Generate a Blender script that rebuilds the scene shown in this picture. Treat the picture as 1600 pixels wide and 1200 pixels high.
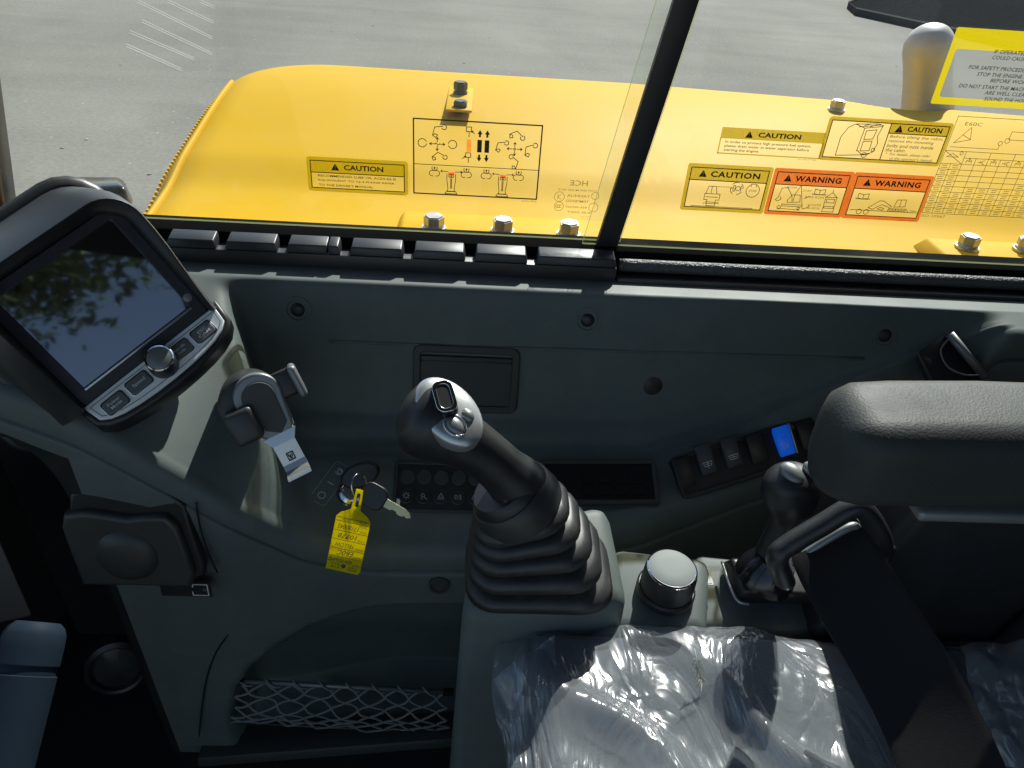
import bpy, bmesh, math, random
import numpy as np
from mathutils import Vector, Matrix, noise

for o in list(bpy.data.objects): bpy.data.objects.remove(o)
scene = bpy.context.scene
COL = scene.collection
random.seed(7)
rad = math.radians

# ------------------------------------------------------------------ camera
H = 2.05                       # eye height above the yard
FPX = 1203.0                   # focal length in photo pixels (1600 wide)
pitch, roll, yaw = rad(34.0), rad(4.4), rad(3.9)
R0 = Vector((1, 0, 0)); U0 = Vector((0, math.sin(pitch), math.cos(pitch))); F0 = Vector((0, math.cos(pitch), -math.sin(pitch)))
CR = math.cos(roll) * R0 + math.sin(roll) * U0
CU = -math.sin(roll) * R0 + math.cos(roll) * U0
rz = Matrix.Rotation(-yaw, 3, 'Z')
CR, CU, CF = rz @ CR, rz @ CU, rz @ F0
CAM = Vector((0, 0, H))
cam = bpy.data.cameras.new('camera')
cam.sensor_width = 36.0; cam.lens = 36.0 * FPX / 1600.0
cam.clip_start = 0.02; cam.clip_end = 600
cob = bpy.data.objects.new('camera', cam); COL.objects.link(cob)
m = Matrix((CR, CU, -CF)).transposed().to_4x4(); m.translation = CAM
cob.matrix_world = m
scene.camera = cob

# ------------------------------------------------------------------ light
SUN_EL, SUN_AZ = rad(41.0), rad(21.0)          # azimuth from +Y towards +X
sdir = Vector((math.cos(SUN_EL) * math.sin(SUN_AZ), math.cos(SUN_EL) * math.cos(SUN_AZ), math.sin(SUN_EL)))
w = bpy.data.worlds.new('World'); scene.world = w; w.use_nodes = True
nt = w.node_tree; nt.nodes.clear()
wo = nt.nodes.new('ShaderNodeOutputWorld'); bg = nt.nodes.new('ShaderNodeBackground'); sk = nt.nodes.new('ShaderNodeTexSky')
sk.sky_type = 'NISHITA'; sk.sun_disc = False; sk.sun_elevation = SUN_EL; sk.sun_rotation = SUN_AZ
bg.inputs['Strength'].default_value = 0.10
nt.links.new(sk.outputs[0], bg.inputs[0]); nt.links.new(bg.outputs[0], wo.inputs[0])
sl = bpy.data.lights.new('sun', 'SUN'); sl.energy = 5.0; sl.angle = rad(0.53); sl.color = (1, 0.975, 0.925)
so = bpy.data.objects.new('sun', sl); COL.objects.link(so); so.rotation_euler = sdir.to_track_quat('Z', 'Y').to_euler(); so.location = (3, 6, 8)
vs = scene.view_settings
vs.view_transform = 'Standard'; vs.look = 'None'; vs.gamma = 1.0; vs.use_curve_mapping = False; vs.exposure = 0.65

# ------------------------------------------------------------------ helpers
def ray(x, y): return CF + CR * ((x - 800) / FPX) - CU * ((y - 600) / FPX)
def PY(x, y, Y): d = ray(x, y); return CAM + d * (Y / d.y)
def PZ(x, y, dz): d = ray(x, y); return CAM + d * (dz / d.z)
def PK(x, y, k): return CAM + ray(x, y) * k
def V(x, y, dz): return Vector((x, y, H + dz))          # dz: height relative to the eye
def interp(t, pts):
    if t <= pts[0][0]: return pts[0][1]
    for (a, b), (c, d) in zip(pts, pts[1:]):
        if t <= c: return b + (d - b) * (t - a) / (c - a)
    return pts[-1][1]
def sstep(a, b, x):
    t = min(1, max(0, (x - a) / (b - a))); return t * t * (3 - 2 * t)
def lerp(a, b, t): return a + (b - a) * t

MATS = {}
def mat(name, col, rough=0.5, metal=0.0, bump=0.0, bscale=400, var=0.0, vscale=6.0, spec=0.5, coat=0.0, sheen=0.0, detail=2.0, bdist=0.00016):
    if name in MATS: return MATS[name]
    mt = bpy.data.materials.new(name); mt.use_nodes = True; MATS[name] = mt
    n = mt.node_tree.nodes; l = mt.node_tree.links; b = n['Principled BSDF']
    b.inputs['Base Color'].default_value = (*col, 1); b.inputs['Roughness'].default_value = rough
    b.inputs['Metallic'].default_value = metal; b.inputs['Specular IOR Level'].default_value = spec
    b.inputs['Coat Weight'].default_value = coat; b.inputs['Coat Roughness'].default_value = 0.08
    b.inputs['Sheen Weight'].default_value = sheen
    tc = n.new('ShaderNodeTexCoord')
    if var:
        nz = n.new('ShaderNodeTexNoise'); nz.inputs['Scale'].default_value = vscale; nz.inputs['Detail'].default_value = 6
        l.new(tc.outputs['Object'], nz.inputs['Vector'])
        mx = n.new('ShaderNodeMix'); mx.data_type = 'RGBA'
        mx.inputs['A'].default_value = (*[c * (1 - var) for c in col], 1); mx.inputs['B'].default_value = (*[min(1, c * (1 + var)) for c in col], 1)
        l.new(nz.outputs['Fac'], mx.inputs['Factor']); l.new(mx.outputs['Result'], b.inputs['Base Color'])
        mr = n.new('ShaderNodeMapRange'); mr.inputs['To Min'].default_value = max(0.02, rough - 0.10); mr.inputs['To Max'].default_value = min(1, rough + 0.10)
        l.new(nz.outputs['Fac'], mr.inputs['Value']); l.new(mr.outputs[0], b.inputs['Roughness'])
    if bump:
        nb = n.new('ShaderNodeTexNoise'); nb.inputs['Scale'].default_value = bscale; nb.inputs['Detail'].default_value = detail
        l.new(tc.outputs['Object'], nb.inputs['Vector'])
        bp = n.new('ShaderNodeBump'); bp.inputs['Strength'].default_value = bump; bp.inputs['Distance'].default_value = bdist
        l.new(nb.outputs['Fac'], bp.inputs['Height']); l.new(bp.outputs[0], b.inputs['Normal'])
    return mt

def dust(mt, col, amount, scale):
    n = mt.node_tree.nodes; l = mt.node_tree.links; b = n['Principled BSDF']; src = b.inputs['Base Color'].links[0].from_socket
    tc = n.new('ShaderNodeTexCoord'); a = n.new('ShaderNodeTexNoise'); a.inputs['Scale'].default_value = scale; a.inputs['Detail'].default_value = 9; a.inputs['Roughness'].default_value = .68; a.inputs['Distortion'].default_value = .6
    l.new(tc.outputs['Object'], a.inputs['Vector']); r = n.new('ShaderNodeMapRange'); r.inputs['From Min'].default_value = .45; r.inputs['From Max'].default_value = .8; r.inputs['To Max'].default_value = amount
    l.new(a.outputs['Fac'], r.inputs['Value']); m = n.new('ShaderNodeMix'); m.data_type = 'RGBA'; l.new(r.outputs[0], m.inputs['Factor']); l.new(src, m.inputs['A']); m.inputs['B'].default_value = (*col, 1); l.new(m.outputs['Result'], b.inputs['Base Color'])
def film_mat(name, col, opacity, transl=0.5, clear=(1, 1, 1), gloss=0.0):
    """printed or clear film: some print that scatters, the rest see-through"""
    mt = bpy.data.materials.new(name); mt.use_nodes = True; MATS[name] = mt
    n = mt.node_tree.nodes; l = mt.node_tree.links; n.clear()
    o = n.new('ShaderNodeOutputMaterial'); d = n.new('ShaderNodeBsdfDiffuse'); t = n.new('ShaderNodeBsdfTranslucent'); tr = n.new('ShaderNodeBsdfTransparent')
    d.inputs['Color'].default_value = (*col, 1); t.inputs['Color'].default_value = (*col, 1); tr.inputs['Color'].default_value = (*clear, 1)
    m1 = n.new('ShaderNodeMixShader'); m1.inputs[0].default_value = transl; l.new(d.outputs[0], m1.inputs[1]); l.new(t.outputs[0], m1.inputs[2])
    m2 = n.new('ShaderNodeMixShader'); m2.inputs[0].default_value = opacity; l.new(tr.outputs[0], m2.inputs[1]); l.new(m1.outputs[0], m2.inputs[2])
    l.new(m2.outputs[0], o.inputs[0]); return mt

def two_sided_ior(n, l, fres, ior):
    # the Fresnel node inverts the index on back faces: feed it the inverse there, so both faces of a thin sheet act alike
    gm = n.new('ShaderNodeNewGeometry'); mr = n.new('ShaderNodeMapRange')
    mr.inputs['To Min'].default_value = ior; mr.inputs['To Max'].default_value = 1 / ior
    l.new(gm.outputs['Backfacing'], mr.inputs['Value']); l.new(mr.outputs[0], fres.inputs['IOR'])
def glass_mat(name, tint, ior=1.45, rough=0.0, boost=1.0):
    mt = bpy.data.materials.new(name); mt.use_nodes = True; MATS[name] = mt
    n = mt.node_tree.nodes; l = mt.node_tree.links; n.clear()
    o = n.new('ShaderNodeOutputMaterial'); tr = n.new('ShaderNodeBsdfTransparent'); g = n.new('ShaderNodeBsdfGlossy')
    tr.inputs['Color'].default_value = (*tint, 1); g.inputs['Roughness'].default_value = rough
    f = n.new('ShaderNodeFresnel'); two_sided_ior(n, l, f, ior)
    m = n.new('ShaderNodeMixShader'); l.new(f.outputs[0], m.inputs[0]); l.new(tr.outputs[0], m.inputs[1]); l.new(g.outputs[0], m.inputs[2])
    # faint dust and wiping smears on the pane
    tc = n.new('ShaderNodeTexCoord'); mp = n.new('ShaderNodeMapping'); mp.inputs['Rotation'].default_value = (0, .5, 0); mp.inputs['Scale'].default_value = (1.4, 1, 5)
    nz = n.new('ShaderNodeTexNoise'); nz.inputs['Scale'].default_value = 3.5; nz.inputs['Detail'].default_value = 7; nz.inputs['Distortion'].default_value = .7
    l.new(tc.outputs['Object'], mp.inputs[0]); l.new(mp.outputs[0], nz.inputs['Vector'])
    mr = n.new('ShaderNodeMapRange'); mr.inputs['From Min'].default_value = .42; mr.inputs['From Max'].default_value = .75; mr.inputs['To Min'].default_value = .001; mr.inputs['To Max'].default_value = .010; l.new(nz.outputs['Fac'], mr.inputs['Value'])
    d = n.new('ShaderNodeBsdfTranslucent'); d.inputs['Color'].default_value = (.8, .8, .76, 1); m2 = n.new('ShaderNodeMixShader'); l.new(mr.outputs[0], m2.inputs[0]); l.new(m.outputs[0], m2.inputs[1]); l.new(d.outputs[0], m2.inputs[2])
    l.new(m2.outputs[0], o.inputs[0]); return mt

ORIG = {}
def tag(o, label, cat, group=None):
    o['label'] = label; o['category'] = cat
    if group: o['group'] = group
    return o
def thing(name, label, cat, loc, group=None):
    o = bpy.data.objects.new(name, None); COL.objects.link(o); o.location = loc; o.empty_display_size = 0.05
    ORIG[o.name] = Vector(loc); return tag(o, label, cat, group)
def finish(name, me, mt, parent=None, smooth=False, sub=None, label=None):
    """mesh in world coordinates -> object; children get their coordinates relative to the thing"""
    o = bpy.data.objects.new(name, me); COL.objects.link(o)
    if parent is not None: L = ORIG[parent.name]; o.parent = parent
    else:
        n = len(me.vertices); c = np.empty(n * 3, dtype=np.float32); me.vertices.foreach_get('co', c); c = c.reshape(-1, 3)
        L = Vector(((c[:, 0].min() + c[:, 0].max()) / 2, (c[:, 1].min() + c[:, 1].max()) / 2, c[:, 2].min()))
        L = Vector([float(v) for v in L]); o.location = L
    ORIG[o.name] = L
    me.transform(Matrix.Translation(-L))
    if isinstance(mt, (list, tuple)):
        for q in mt: me.materials.append(q)
    elif mt: 
        me.materials.clear(); me.materials.append(mt)
    if smooth:
        me.polygons.foreach_set('use_smooth', [True] * len(me.polygons))
        if smooth != 'all': me.set_sharp_from_angle(angle=rad(38))
    if label: o['label'] = label
    return o
def mesh(name, vs_, fs, mt, parent=None, smooth=False, label=None):
    me = bpy.data.meshes.new(name); me.from_pydata([tuple(v) for v in vs_], [], fs); me.validate(); me.update()
    return finish(name, me, mt, parent, smooth, label=label)
def from_bm(name, bm, mt, parent=None, smooth=False, label=None):
    bmesh.ops.recalc_face_normals(bm, faces=bm.faces)
    me = bpy.data.meshes.new(name); bm.to_mesh(me); bm.free(); return finish(name, me, mt, parent, smooth, label=label)
def bevel_all(bm, r, seg=2):
    if r > 0: bmesh.ops.bevel(bm, geom=bm.edges[:] , offset=r, segments=seg, affect='EDGES', profile=0.5, clamp_overlap=True)
def hexa(name, P8, r, mt, parent=None, seg=3, label=None):
    """eight corners: bottom loop of four, top loop of four; edges rounded"""
    bm = bmesh.new(); v = [bm.verts.new(p) for p in P8]
    for f in ((3, 2, 1, 0), (4, 5, 6, 7), (0, 1, 5, 4), (1, 2, 6, 5), (2, 3, 7, 6), (3, 0, 4, 7)): bm.faces.new([v[i] for i in f])
    bevel_all(bm, r, seg); return from_bm(name, bm, mt, parent, True, label)
def rbox(name, fr, c, s, r, mt, parent=None, seg=2, label=None):
    """rounded box in a frame: centre c, full sizes s"""
    x, y, z = c; a, b, d = s[0] / 2, s[1] / 2, s[2] / 2
    P = [fr @ Vector((x + i * a, y + j * b, z + k * d)) for k in (-1, 1) for i, j in ((-1, -1), (1, -1), (1, 1), (-1, 1))]
    return hexa(name, P, r, mt, parent, seg, label)
def frame(o, X, Y, Z=None):
    X = Vector(X).normalized(); Y = Vector(Y); Y = (Y - X * X.dot(Y)).normalized(); Z = X.cross(Y)
    m = Matrix((X, Y, Z)).transposed().to_4x4(); m.translation = o; return m
def axis_frame(o, ax, ref=Vector((1, 0, 0))):
    ax = Vector(ax).normalized(); X = (Vector(ref) - ax * ax.dot(Vector(ref))).normalized(); return frame(o, X, ax.cross(X))
def camframe(px, py, k, rot=0, up=0, side=0):
    """a frame at a point in the cab, facing the driver's eye, turned by rot degrees, tipped by up / side degrees"""
    P = PK(px, py, k); n = (CAM - P).normalized()
    X = (CR - n * n.dot(CR)).normalized(); Y = n.cross(X)
    q = Matrix.Rotation(rad(rot), 4, n); X = q @ X; Y = q @ Y
    if up: q = Matrix.Rotation(rad(up), 4, CR); X = q @ X; Y = q @ Y
    if side: q = Matrix.Rotation(rad(side), 4, Vector((0, 0, 1))); X = q @ X; Y = q @ Y
    return frame(P, X, Y)
def lathe(name, fr, prof, mt, parent=None, seg=32, smooth=True, sx=1.0, label=None, caps=True):
    vs_, fs = [], []
    for r, h in prof:
        for i in range(seg):
            a = 2 * math.pi * i / seg; vs_.append(fr @ Vector((r * math.cos(a) * sx, r * math.sin(a), h)))
    n = len(prof)
    for j in range(n - 1):
        for i in range(seg):
            k = (i + 1) % seg; fs.append((j * seg + i, j * seg + k, (j + 1) * seg + k, (j + 1) * seg + i))
    if caps: fs.append(tuple(range(seg))[::-1]); fs.append(tuple((n - 1) * seg + i for i in range(seg)))
    return mesh(name, vs_, fs, mt, parent, smooth, label)
def loft(name, rings, mt, parent=None, smooth=True, caps=True, label=None):
    n = len(rings[0]); vs_ = [p for r in rings for p in r]; fs = []
    for j in range(len(rings) - 1):
        for i in range(n):
            k = (i + 1) % n; fs.append((j * n + i, j * n + k, (j + 1) * n + k, (j + 1) * n + i))
    if caps: fs.append(tuple(range(n))[::-1]); fs.append(tuple((len(rings) - 1) * n + i for i in range(n)))
    return mesh(name, vs_, fs, mt, parent, smooth, label)
def sweep_rings(pts, radii, seg=20, ref=Vector((0, 1, 0)), flat=None):
    """ellipse rings along a path; flat[i] scales the second axis"""
    out = []
    for i, p in enumerate(pts):
        a = pts[max(0, i - 1)]; b = pts[min(len(pts) - 1, i + 1)]; t = (b - a).normalized()
        X = (ref - t * t.dot(ref)).normalized(); Y = t.cross(X); f = flat[i] if flat else 1.0
        out.append([p + X * (radii[i] * math.cos(2 * math.pi * j / seg)) + Y * (radii[i] * f * math.sin(2 * math.pi * j / seg)) for j in range(seg)])
    return out
def smooth_path(pts, n=8):
    out = []
    for i in range(len(pts) - 1):
        p0 = pts[max(0, i - 1)]; p1 = pts[i]; p2 = pts[i + 1]; p3 = pts[min(len(pts) - 1, i + 2)]
        for j in range(n):
            t = j / n
            out.append(0.5 * ((2 * p1) + (p2 - p0) * t + (2 * p0 - 5 * p1 + 4 * p2 - p3) * t * t + (3 * p1 - p0 - 3 * p2 + p3) * t ** 3))
    out.append(pts[-1]); return out
def tube(name, pts, r, mt, parent=None, seg=10, label=None):
    return loft(name, sweep_rings(pts, [r] * len(pts), seg, Vector((0.13, 0.31, 0.94))), mt, parent, 'all', True, label)
def rr(x0, x1, y0, y1, r, n=5):
    out = []
    for cx, cy, a0 in ((x1 - r, y0 + r, -90), (x1 - r, y1 - r, 0), (x0 + r, y1 - r, 90), (x0 + r, y0 + r, 180)):
        for i in range(n + 1):
            a = rad(a0 + 90 * i / n); out.append((cx + r * math.cos(a), cy + r * math.sin(a)))
    return out
def ell(cx, cy, rx, ry=None, n=28):
    ry = ry or rx; return [(cx + rx * math.cos(2 * math.pi * i / n), cy + ry * math.sin(2 * math.pi * i / n)) for i in range(n)]
def plate(name, fr, loops, mt, parent=None, thick=0.0, bev=0.0, z=0.0, label=None, smooth=False):
    """flat or thick plate from closed outlines (inner ones cut holes) in a frame"""
    cu = bpy.data.curves.new('c', 'CURVE'); cu.dimensions = '2D'; cu.fill_mode = 'BOTH'; cu.extrude = max(thick / 2 - bev, 0); cu.bevel_depth = bev; cu.bevel_resolution = 2
    for lp in loops:
        s = cu.splines.new('POLY'); s.points.add(len(lp) - 1); s.use_cyclic_u = True
        for q, (x, y) in zip(s.points, lp): q.co = (x, y, 0, 1)
    o = bpy.data.objects.new('c', cu); me = bpy.data.meshes.new_from_object(o); bpy.data.objects.remove(o); bpy.data.curves.remove(cu)
    me.name = name; me.transform(fr @ Matrix.Translation((0, 0, z + thick / 2))); return finish(name, me, mt, parent, smooth or bev > 0, label=label)
def text(name, fr, s, box, mt, parent, z=0.0, bold=0.0, shear=0.0, mirror=False, align='LEFT', spacing=1.0):
    """lettering fitted to box (x0, x1, y0, y1) in the frame"""
    cu = bpy.data.curves.new('t', 'FONT'); cu.body = s; cu.offset = bold; cu.shear = shear; cu.resolution_u = 2; cu.space_character = spacing; cu.align_x = align
    o = bpy.data.objects.new('t', cu); me = bpy.data.meshes.new_from_object(o); bpy.data.objects.remove(o); bpy.data.curves.remove(cu)
    n = len(me.vertices)
    if not n: return
    c = np.empty(n * 3, dtype=np.float32); me.vertices.foreach_get('co', c); c = c.reshape(-1, 3)
    mn, mx = c.min(0), c.max(0); x0, x1, y0, y1 = box
    u = (c[:, 0] - mn[0]) / (mx[0] - mn[0]); v = (c[:, 1] - mn[1]) / (mx[1] - mn[1])
    if mirror: u = 1 - u
    c[:, 0] = x0 + u * (x1 - x0); c[:, 1] = y0 + v * (y1 - y0); c[:, 2] = z
    me.vertices.foreach_set('co', c.ravel()); me.transform(fr); me.update(); me.name = name
    return finish(name, me, mt, parent)
def strokes(name, fr, lines, wd, mt, parent, z=0.0):
    """thin printed lines: ribbons of width wd along polylines in the frame"""
    vs_, fs = [], []
    for ln in lines:
        for (x0, y0), (x1, y1) in zip(ln, ln[1:]):
            d = math.hypot(x1 - x0, y1 - y0)
            if d < 1e-9: continue
            ux, uy = (x1 - x0) / d, (y1 - y0) / d; h = wd / 2; ex, ey = ux * h * 0.6, uy * h * 0.6; i = len(vs_)
            for x, y in ((x0 - ex - uy * h, y0 - ey + ux * h), (x0 - ex + uy * h, y0 - ey - ux * h), (x1 + ex + uy * h, y1 + ey - ux * h), (x1 + ex - uy * h, y1 + ey + ux * h)):
                vs_.append(fr @ Vector((x, y, z)))
            fs.append((i, i + 1, i + 2, i + 3))
    return mesh(name, vs_, fs, mt, parent)
def strokes_split(name, fr, lines, wd, mt, parent, z=0.0, gap=.0009):
    """printed symbols: lines that touch or nearly touch make one symbol, each symbol its own part"""
    bb = [(min(p[0] for p in L) - gap, max(p[0] for p in L) + gap, min(p[1] for p in L) - gap, max(p[1] for p in L) + gap) for L in lines]
    par = list(range(len(lines)))
    def find(i):
        while par[i] != i: i = par[i]
        return i
    for i in range(len(lines)):
        for j in range(i):
            a, b = bb[i], bb[j]
            if a[0] < b[1] and b[0] < a[1] and a[2] < b[3] and b[2] < a[3]: par[find(i)] = find(j)
    gr = {}
    for i in range(len(lines)): gr.setdefault(find(i), []).append(lines[i])
    for g_ in gr.values(): strokes(name, fr, g_, wd, mt, parent, z)
def circ(cx, cy, r, n=16, a0=0, a1=360): return [(cx + r * math.cos(rad(a0 + (a1 - a0) * i / n)), cy + r * math.sin(rad(a0 + (a1 - a0) * i / n))) for i in range(n + 1)]
def arrow(x0, y0, x1, y1, h):
    a = math.atan2(y1 - y0, x1 - x0); p = [(x1 - h * math.cos(a + s), y1 - h * math.sin(a + s)) for s in (0.6, -0.6)]
    return [[(x0, y0), (x1, y1)], [p[0], (x1, y1), p[1]]]

# ------------------------------------------------------------------ materials
ASPH = bpy.data.materials.new('worn_asphalt'); ASPH.use_nodes = True
n = ASPH.node_tree.nodes; l = ASPH.node_tree.links; b = n['Principled BSDF']; b.inputs['Roughness'].default_value = 0.9; b.inputs['Specular IOR Level'].default_value = 0.15
tc = n.new('ShaderNodeTexCoord'); big = n.new('ShaderNodeTexNoise'); big.inputs['Scale'].default_value = 0.35; big.inputs['Detail'].default_value = 8; big.inputs['Roughness'].default_value = 0.6
fine = n.new('ShaderNodeTexNoise'); fine.inputs['Scale'].default_value = 26; fine.inputs['Detail'].default_value = 6; fine.inputs['Roughness'].default_value = 0.75
spk = n.new('ShaderNodeTexVoronoi'); spk.inputs['Scale'].default_value = 5.5
mp = n.new('ShaderNodeMapping'); mp.inputs['Scale'].default_value = (1, 0.35, 1)
l.new(tc.outputs['Object'], mp.inputs['Vector']); l.new(mp.outputs[0], big.inputs['Vector'])
for q in (fine, spk): l.new(tc.outputs['Object'], q.inputs['Vector'])
r1 = n.new('ShaderNodeValToRGB'); r1.color_ramp.elements[0].position = 0.3; r1.color_ramp.elements[0].color = (0.150, 0.146, 0.126, 1); r1.color_ramp.elements[1].position = 0.72; r1.color_ramp.elements[1].color = (0.220, 0.214, 0.186, 1)
l.new(big.outputs['Fac'], r1.inputs[0])
r2 = n.new('ShaderNodeValToRGB'); r2.color_ramp.elements[0].position = 0.3; r2.color_ramp.elements[0].color = (0.78, 0.78, 0.78, 1); r2.color_ramp.elements[1].position = 0.7; r2.color_ramp.elements[1].color = (1.18, 1.18, 1.17, 1)
l.new(fine.outputs['Fac'], r2.inputs[0])
mx = n.new('ShaderNodeMix'); mx.data_type = 'RGBA'; mx.blend_type = 'MULTIPLY'; mx.inputs['Factor'].default_value = 1
l.new(r1.outputs[0], mx.inputs['A']); l.new(r2.outputs[0], mx.inputs['B'])
st = n.new('ShaderNodeTexNoise'); st.inputs['Scale'].default_value = 1.1; st.inputs['Detail'].default_value = 5; st.inputs['Distortion'].default_value = .8
mp2 = n.new('ShaderNodeMapping'); mp2.inputs['Rotation'].default_value = (0, 0, .5); mp2.inputs['Scale'].default_value = (.35, 1.3, 1); l.new(tc.outputs['Object'], mp2.inputs['Vector']); l.new(mp2.outputs[0], st.inputs['Vector'])
rs_ = n.new('ShaderNodeValToRGB'); rs_.color_ramp.elements[0].position = 0.36; rs_.color_ramp.elements[0].color = (0.93, 0.93, 0.935, 1); rs_.color_ramp.elements[1].position = 0.6; rs_.color_ramp.elements[1].color = (1.04, 1.04, 1.03, 1); l.new(st.outputs['Fac'], rs_.inputs[0])
mx0 = mx; mx = n.new('ShaderNodeMix'); mx.data_type = 'RGBA'; mx.blend_type = 'MULTIPLY'; mx.inputs['Factor'].default_value = 1; l.new(mx0.outputs['Result'], mx.inputs['A']); l.new(rs_.outputs[0], mx.inputs['B'])
r3 = n.new('ShaderNodeValToRGB'); r3.color_ramp.elements[0].position = 0.035; r3.color_ramp.elements[0].color = (1, 1, 1, 1); r3.color_ramp.elements[1].position = 0.07; r3.color_ramp.elements[1].color = (0, 0, 0, 1)
l.new(spk.outputs['Distance'], r3.inputs[0])
mx2 = n.new('ShaderNodeMix'); mx2.data_type = 'RGBA'; l.new(r3.outputs[0], mx2.inputs['Factor']); l.new(mx.outputs['Result'], mx2.inputs['A']); mx2.inputs['B'].default_value = (0.36, 0.35, 0.32, 1)
l.new(mx2.outputs['Result'], b.inputs['Base Color'])
bp = n.new('ShaderNodeBump'); bp.inputs['Strength'].default_value = 0.35; bp.inputs['Distance'].default_value = 0.004; l.new(fine.outputs['Fac'], bp.inputs['Height']); l.new(bp.outputs[0], b.inputs['Normal'])

YEL = mat('yellow_paint', (0.585, 0.345, 0.008), 0.55, var=0.03, vscale=2.0, coat=0.0, spec=0.06)
YELD = mat('yellow_print', (0.62, 0.42, 0.01), 0.5)
PANEL = mat('grey_moulded_plastic', (0.094, 0.117, 0.112), 0.58, spec=0.36, bump=0.9, bscale=1000, var=0.12, vscale=14)
PANELD = mat('dark_moulded_plastic', (0.035, 0.042, 0.041), 0.55, bump=0.5, bscale=1100, var=0.1, vscale=9)
BLACK = mat('black_plastic', (0.016, 0.017, 0.018), 0.42, bump=0.25, bscale=900, var=0.12, vscale=20)
MATB = mat('matt_black', (0.008, 0.009, 0.009), 0.6, spec=0.2)
GLOSSB = mat('gloss_black', (0.010, 0.011, 0.012), 0.16, var=0.1, vscale=14)
RUBBER = mat('black_rubber', (0.022, 0.024, 0.025), 0.46, bump=0.3, bscale=700, var=0.15, vscale=25)
SEALM = mat('rubber_seal', (0.07, 0.074, 0.075), 0.42, bump=1.0, bscale=420, var=0.3, vscale=300, bdist=.002)
ARMM = mat('grained_armrest', (0.030, 0.036, 0.036), 0.6, spec=0.34, bump=1.0, bscale=560, var=0.15, vscale=30, detail=3, bdist=.0004)
BOLTM = mat('zinc_bolt', (0.42, 0.41, 0.38), 0.36, metal=0.9, var=0.3, vscale=60)
CHROME = mat('chrome', (0.75, 0.76, 0.77), 0.12, metal=1.0)
SILV = mat('satin_silver', (0.50, 0.52, 0.52), 0.34, metal=0.75, bump=0.2, bscale=900, var=0.08, vscale=40)
SILVD = mat('dull_silver', (0.20, 0.215, 0.215), 0.4, metal=0.4, bump=0.3, bscale=900, var=0.12, vscale=40)
EXH = mat('aluminised_exhaust', (0.46, 0.44, 0.41), 0.42, metal=0.12, var=0.15, vscale=14)
PRINTW = mat('white_print', (0.72, 0.74, 0.74), 0.5)
PRINTG = mat('grey_print', (0.30, 0.33, 0.34), 0.5)
INK = mat('dark_ink', (0.035, 0.022, 0.004), 0.5)
INKT = film_mat('thin_ink', (0.06, 0.04, 0.006), 0.82, 0.3)
MUST = film_mat('mustard_film', (0.40, 0.27, 0.003), 0.72, 0.5, (0.85, 0.8, 0.4))
YFRAME = film_mat('yellow_film', (0.62, 0.50, 0.006), 0.85, 0.6, (1, 1, 0.6))
ORNG = film_mat('orange_film', (0.62, 0.085, 0.004), 0.80, 0.5, (1, 0.8, 0.6))
REDF = film_mat('red_film', (0.8, 0.04, 0.01), 0.8, 0.6)
ORF2 = film_mat('brown_orange_film', (0.75, 0.2, 0.02), 0.8, 0.6)
CLEARF = film_mat('clear_film', (0.9, 0.85, 0.6), 0.014, 0.5, (0.985, 0.985, 0.96))
GREYF = film_mat('grey_film', (0.30, 0.32, 0.31), 0.66, 0.55)
ETCH = film_mat('etched_mark', (0.16, 0.12, 0.03), 0.72, 0.5)
GLASS = glass_mat('window_glass', (0.955, 0.975, 0.96))
GEDGE = film_mat('glass_edge', (0.55, 0.62, 0.30), 0.55, 0.6, (0.8, 0.95, 0.85))
FABRIC = mat('seat_fabric', (0.045, 0.052, 0.062), 0.85, bump=0.8, bscale=700, var=0.25, vscale=40, sheen=0.3, bdist=.0005)
BELTM = mat('belt_webbing', (0.012, 0.012, 0.013), 0.75, spec=0.2, bump=0.6, bscale=600, var=0.1, vscale=50)
TAGM = mat('yellow_print_solid', (0.80, 0.62, 0.02), 0.5)
TAGF = film_mat('yellow_tag', (0.92, 0.80, 0.012), 1.0, 0.6)
BRASS = mat('brass_key', (0.50, 0.46, 0.24), 0.35, metal=0.8, var=0.2, vscale=60)
BLUE = mat('blue_switch', (0.01, 0.17, 0.85), 0.3); 
_b = BLUE.node_tree.nodes['Principled BSDF']; _b.inputs['Emission Color'].default_value = (0.004, 0.10, 0.7, 1); _b.inputs['Emission Strength'].default_value = 0.22
CEIL = mat('headliner', (0.022, 0.024, 0.024), 0.9, bump=0.4, bscale=300, var=0.1)
MATM = mat('floor_mat', (0.012, 0.013, 0.013), 0.7, bump=0.8, bscale=260, var=0.2)
BROWN = mat('brown_weatherstrip', (0.10, 0.062, 0.035), 0.6, bump=0.4, bscale=200, var=0.25, vscale=30)
LEAF = mat('leaf', (0.05, 0.085, 0.025), 0.5, var=0.35, vscale=3)
BARK = mat('bark', (0.10, 0.075, 0.05), 0.9, bump=1, bscale=30, var=0.3, vscale=8, bdist=.01)
MULCH = mat('shade_dark_mulch', (0.018, 0.02, 0.021), 0.95, spec=0.0, bump=1, bscale=18, var=0.5, vscale=9, bdist=.02)  # dark tone stands in for the shade of a tree
KERB = mat('dark_kerb', (0.06, 0.062, 0.062), 0.85, spec=0.0, bump=0.5, bscale=60, var=0.2, vscale=4)

dust(YEL, (.47, .33, .10), .22, 5); dust(PANEL, (.17, .18, .17), .35, 22); dust(RUBBER, (.075, .075, .07), .5, 40); dust(BLACK, (.05, .05, .048), .3, 40)
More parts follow.
